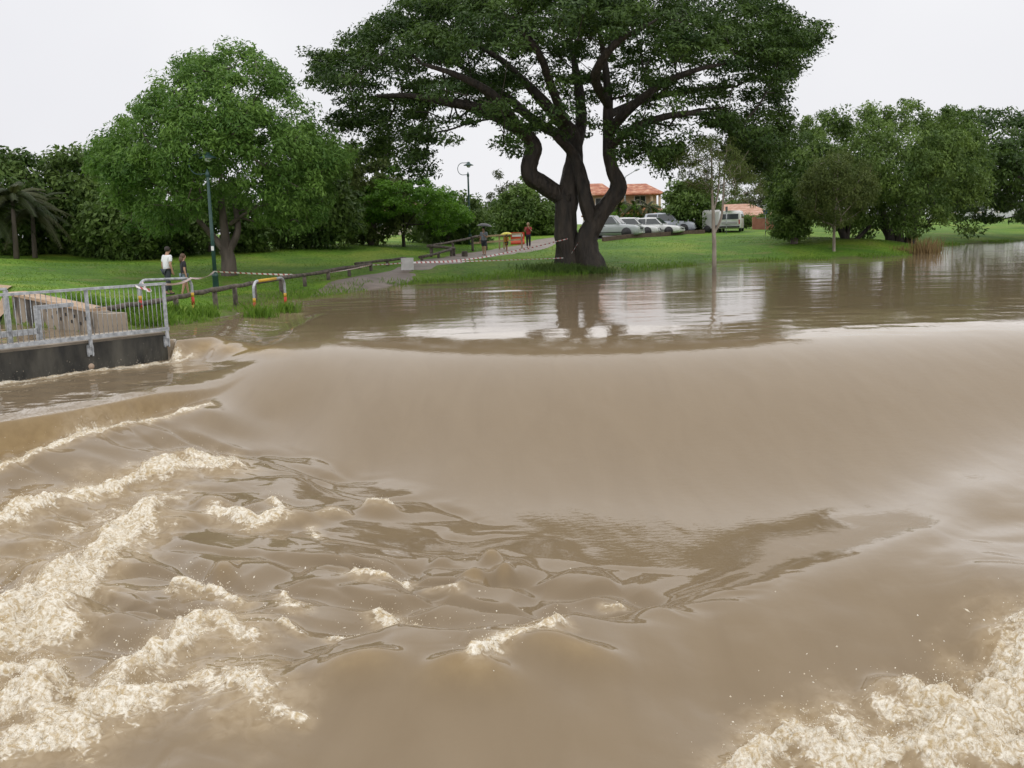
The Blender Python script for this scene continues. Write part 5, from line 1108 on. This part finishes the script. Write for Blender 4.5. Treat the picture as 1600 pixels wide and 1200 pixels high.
TERRA = roof_mat('terracotta_tiles', (.28, .09, .045), (.40, .14, .07), (.55, .34, .22)); PINK = roof_mat('pale_terracotta', (.36, .19, .12), (.44, .25, .17), (.52, .34, .26)); CREAM = mat('cream_render', (.52, .42, .26), .8, (.58, .48, .32), 1.2)
def hip(mb, cx, cy, hx, hy, z0, z1, ridge):
    e = .16
    v = [(cx - hx, cy - hy, z0), (cx + hx, cy - hy, z0), (cx + hx, cy + hy, z0), (cx - hx, cy + hy, z0), (cx - ridge, cy, z1), (cx + ridge, cy, z1)]; lo_ = [(x, y, z0 - e) for x, y, z in v[:4]]
    return mb.add(v + lo_, [(0, 1, 5, 4), (1, 2, 5), (2, 3, 4, 5), (3, 0, 4), (6, 7, 1, 0), (7, 8, 2, 1), (8, 9, 3, 2), (9, 6, 0, 3), (9, 8, 7, 6)])
def win(root, x, y, z, wd, h, side=0):
    wn = MB().box((0, 0, 0), (wd + .16, .08, h + .16)).build('window', WHITE, root, (x, y, z)); MB().box((-wd / 4 - .01, -.045, 0), (wd / 2 - .04, .03, h)).build('pane', GLASS, wn); MB().box((wd / 4 + .01, -.045, 0), (wd / 2 - .04, .03, h)).build('pane', GLASS, wn); MB().box((0, -.05, -h / 2 - .11), (wd + .25, .14, .06)).build('sill', CREAM, wn)
hb = gat(975, 362, 106); H1 = empty('tiled_house', hb, 0, 'cream two-storey house with red tiled hip roofs behind the great trunk', 'house')
def zz(py, Y=106, px=980): return at(px, py, Y)[2] - hb[2]
m_ = mpp(106); X_ = lambda px: (px - 975) * m_
MB().box((X_(972), 3, zz(304) / 2 - .2), (X_(1022) - X_(915), 6, zz(304) + .3)).build('wall', CREAM, H1)
MB().box((X_(1005), -1.6, zz(336) / 2 - .2), (X_(1033) - X_(975), 3.2, zz(336) + .3)).build('wall', CREAM, H1)
hip(MB(), X_(1000), 2.6, X_(1034) - X_(1000), 4.2, zz(303), zz(286), 1.0).build('upper_roof', TERRA, H1)
hip(MB(), X_(928), 2.4, X_(962) - X_(928), 4.0, zz(302), zz(284), 1.2).build('upper_roof', TERRA, H1)
hip(MB(), X_(1006), -1.4, X_(1038) - X_(1006), 2.4, zz(335), zz(322), .9).build('lower_roof', TERRA, H1)
hip(MB(), X_(940), -1.0, 2.0, 2.4, zz(335), zz(324), .4).build('lower_roof', TERRA, H1)
for px, py in ((940, 315), (1000, 313)): win(H1, X_(px), -.04, zz(py), 1.1, .8)
for px, py in ((988, 343), (1020, 343)): win(H1, X_(px), -3.24, zz(py), 1.4, .9)
for px in (1016, 1028): MB().tube([(X_(px), -1.0, zz(335)), (X_(px), -1.0, zz(303))], .14, 10).build('column', CREAM, H1)
h2 = gat(1160, 358, 114); H2 = empty('pink_roofed_house', h2, 0, 'low house with a pale pink tiled roof behind the van', 'house'); m2 = mpp(114); zz2 = lambda py: at(1160, py, 114)[2] - h2[2]
MB().box((0, 3, zz2(336) / 2), ((1205 - 1118) * m2, 6, zz2(336) + .4)).build('wall', CREAM, H2); hip(MB(), 0, 2.8, 48 * m2, 4.6, zz2(337), zz2(318), 1.5).build('roof', PINK, H2); win(H2, -1.6, -.04, zz2(345), 1.4, .9); win(H2, 1.6, -.04, zz2(345), 1.4, .9)
h3 = gat(1530, 350, 140); H3 = empty('white_house', h3, 0, 'pale house glimpsed under the wide dark tree', 'house'); MB().box((0, 3, 1.2), (10, 6, 2.8)).build('wall', mat('pale_render', (.6, .6, .62), .8), H3); hip(MB(), 0, 3, 5.8, 3.8, 2.65, 4.0, 2.2).build('roof', mat('grey_roof', (.3, .3, .32), .7), H3)
for x in (-3, 0, 3): win(H3, x, -.04, 1.5, 1.5, 1.1)
h4 = gat(590, 385, 108); H4 = empty('cream_cottage', h4, 0, 'pale low building showing through the trees behind the small bright tree', 'house'); MB().box((0, 2, 1.2), (14, 4, 2.6)).build('wall', mat('sandy_render', (.5, .45, .36), .8), H4); hip(MB(), 0, 2, 7.8, 2.8, 2.5, 3.6, 4).build('roof', PINK, H4)
for x in (-4, 0, 4): win(H4, x, -.04, 1.4, 1.3, 1.0)
kp = [at(px, 377 - (px - 945) * .088, 73.5 + (px - 945) * .07) for px in (942, 985, 1030, 1070, 1100)]
kb = empty('timber_kerb', gat(942, 377, 73.5), 0, 'brown timber edging along the front of the car park', 'kerb'); SLP = mat('sleeper_timber', (.09, .06, .045), .85, (.15, .10, .075), 5, .01, 12)
for a, b in zip(kp[:-1], kp[1:]):
    A = Vector((a[0], a[1], g1(a[0], a[1]) + .14)); B = Vector((b[0], b[1], g1(b[0], b[1]) + .14)); lbar(kb, A + (B - A).normalized() * .015, B, .2, .34, 'sleeper', SLP)
wl_ = empty('brick_wall', gat(1196, 362, 92), 0, 'low reddish brick wall below the pink roof', 'wall'); BRK = mat('red_brick', (.26, .10, .07), .85, (.34, .15, .10), 3); MB().box((0, 0, .45), (2.2, .25, 1.1)).build('panel', BRK, wl_); MB().box((0, 0, 1.04), (2.3, .32, .08)).build('coping', CONC, wl_)
for x in (-1.05, 1.05): MB().box((x, -.02, .5), (.3, .34, 1.3)).build('pier', BRK, wl_)
def bush(name, label, px0, px1, y0, y1, Y, lm, n, cr, nl, L, seed, cat='hedge', W=.08):
    rng = np.random.default_rng(seed); C = []
    for _ in range(n):
        x = rng.uniform(px0, px1); p = at(x, rng.uniform(y0, y1), Y + rng.normal(0, .6)); p[2] = max(p[2], g1(p[0], p[1]) + .1); C.append(p)
    C = np.array(C); b = gat((px0 + px1) / 2, y1, Y); me = leaf_mesh(name, C, cr, nl, L, W, .8, .5, .2, rng=rng); me.transform(Matrix.Translation(-Vector([float(q) for q in b]))); t = empty(name, b, 0, label, cat); link('foliage', me, LM[lm], t)
    sm = MB()
    for c in C[::6]: sm.tube([(c[0] - b[0], c[1] - b[1], -.15), (c[0] - b[0], c[1] - b[1], c[2] - b[2])], .02, 5)
    sm.build('stem', BARK_G, t); return t
bush('flowering_hedge', 'dark green hedge in front of the pink roofed house', 1156, 1212, 338, 352, 95, 'fig', 60, .5, 70, .22, 71)
bush('garden_shrubs', 'garden shrubs and small palms below the tiled house', 950, 1036, 322, 348, 99, 'small', 70, .5, 60, .3, 72, 'shrub', .06)
for i, (px, lb_) in enumerate([(990, 'small palm in front of the tiled house, under its column'), (1012, 'small palm before the lower tiled roof'), (966, 'small palm beside the street light pole')]):
    palm('garden_palm', lb_, gat(px, 358, 98 + i * .5), 2.2, 14, 1.8, 'palm', 80 + i, group='palms in the house garden')

# ------------------------------------------------------------------ grass, reeds, weeds
def blades(P, h, wd, lean, rng, tv=.2):
    n = len(P); az = rng.uniform(0, 2 * np.pi, n); s = np.stack([np.cos(az), np.sin(az), 0 * az], 1); hh = h * rng.uniform(.5, 1.25, n)
    ln = rng.normal(0, lean, (n, 2)) * hh[:, None]; tip = P + np.c_[ln, hh]
    mid = P + np.c_[ln * .35, hh * .6]
    v = np.stack([P - s * wd / 2, P + s * wd / 2, mid + s * wd * .35, tip, mid - s * wd * .35], 1).reshape(-1, 3)
    o = np.arange(n) * 5; f = np.stack([o, o + 1, o + 2, o + 3, o + 4], 1); return v, f, np.clip(.5 + rng.normal(0, tv, n), 0, 1)
def tuft(name, label, c, rad, n, h, wd, m, seed, cat, group=None, lean=.35, flat=1.0, water_=False):
    rng = np.random.default_rng(seed); q = rng.normal(0, 1, (n, 2)) * [rad, rad * flat]; P = np.c_[q + c[:2], np.zeros(n)]; P[:, 2] = gz(P[:, 0], P[:, 1]) if not water_ else -.05
    P[:, 2] = np.maximum(P[:, 2], -.12)
    b = np.array([c[0], c[1], g1(c[0], c[1]) if not water_ else 0.]); v, f, t = blades(P - b, h, wd, lean, rng); me = npmesh(name, v, f); fattr(me, 'tint', t, 'FACE'); o = link(name, me, m, None, b); return tag(o, label, cat, group)
REED = leafmat('dry_reed', (.17, .11, .045), (.36, .26, .12), .2)
tuft('grass_tuft', 'tuft of green grass caught at the nearer leg of the yellow hoop', onz(407, 494, 0), .22, 260, .42, .03, LM['grass'], 101, 'grass tuft', 'tufts at the hoop legs', water_=True)
tuft('grass_tuft', 'tuft of weeds at the far leg of the yellow hoop', onz(450, 486, 0), .2, 180, .36, .03, LM['grass'], 102, 'grass tuft', 'tufts at the hoop legs', water_=True)
tuft('grass_mound', 'long grass heaped around the foot of the great trunk', gat(888, 424, 50.3), 1.05, 2600, .34, .035, LM['dark'], 103, 'grass', None, .4, .35)
for i, (px, py, n, lb_) in enumerate([(1306, 398, 120, 'thin brown reeds at the foot of the olive tree stem'), (1335, 399, 70, 'green and brown reeds in the shallows left of the fig trunks'), (1440, 397, 260, 'dense orange-brown reed bed in the water by the fig trunks'), (1458, 396, 150, 'leaning orange-brown reeds at the end of the reed bed'), (1408, 397, 110, 'sparse pale reeds in front of the fig trunks')]):
    tuft('reed_clump', lb_, onz(px, py, 0), .38 if n > 100 else .5, n, 1.0 if n > 140 else .6, .03, REED, 110 + i, 'reeds', 'reeds along the far bank', .16, .5, True)
def lawn():
    rng = np.random.default_rng(5); V = []; F = []; T = []; o = 0
    def put(P, h, wd, lean):
        nonlocal o
        v, f, t = blades(P, h, wd, lean, rng); V.append(v); F.append(f + o); T.append(t); o += len(v)
    n = 95000; Y = 24 + 52 * rng.random(n) ** 1.1; X = rng.uniform(-.62, .62, n) * (Y + 4); z = gz(X, Y); k = (z > -.03) & ((X < FC[0] - .2) | (Y > 25)) 
    pd = np.full(n, 9.0); cc = np.array(cs)[:, :2]
    pd, _ = seg_dist(X, Y, cc); k &= pd > 1.45
    s_ = (X - FC[0]) * fn_[0] + (Y - FC[1]) * fn_[1]; k &= (s_ > 1.8) | (X > FC[0])
    patch = fbm(X * .5, Y * .5, 7, 3); P = np.stack([X, Y, z - .02], 1)
    put(P[k], .065, .03, .6)
    # rank weeds on the bank behind the railing and along the log rail
    n = 26000; t = rng.random(n); a = FC + fd * 1 + fn_ * 2.2; X = rng.uniform(-17, -5.5, n); Y = rng.uniform(24.5, 32, n); z = gz(X, Y); s_ = (X - FC[0]) * fn_[0] + (Y - FC[1]) * fn_[1]
    k = (z > .02) & (s_ > 2.2) & (((X - WG0[0]) * WGN[0] + (Y - WG0[1]) * WGN[1] > .95) | (X > WG1[0] + .6)) & (fbm(X * .6, Y * .6, 17, 2) > -.35) & (Y < 29.5 + .8 * vnoise(X, Y, 4)); P = np.stack([X, Y, z - .02], 1); put(P[k], .32, .04, .45)
    # fringe at the water's edge
    sh = np.array([onz(px, py, 0)[:2] for px, py in SHORE[1:]]); n = 9000; i = rng.integers(0, len(sh) - 1, n); f = rng.random(n)[:, None]; q = sh[i] + (sh[i + 1] - sh[i]) * f; q += rng.normal(0, .6, q.shape); z = gz(q[:, 0], q[:, 1]); k = (z > -.10) & (vnoise(q[:, 0] * .4, q[:, 1] * .4, 6) > -.1); P = np.c_[q, np.maximum(z, -.05) - .02]; put(P[k], .2, .035, .4)
    me = npmesh('lawn_grass', np.vstack(V), np.vstack(F)); fattr(me, 'tint', np.concatenate(T), 'FACE'); return me
tag(link('lawn_grass', lawn(), LM['grass']), 'short green grass and weeds covering the bank', 'grass', kind='stuff')
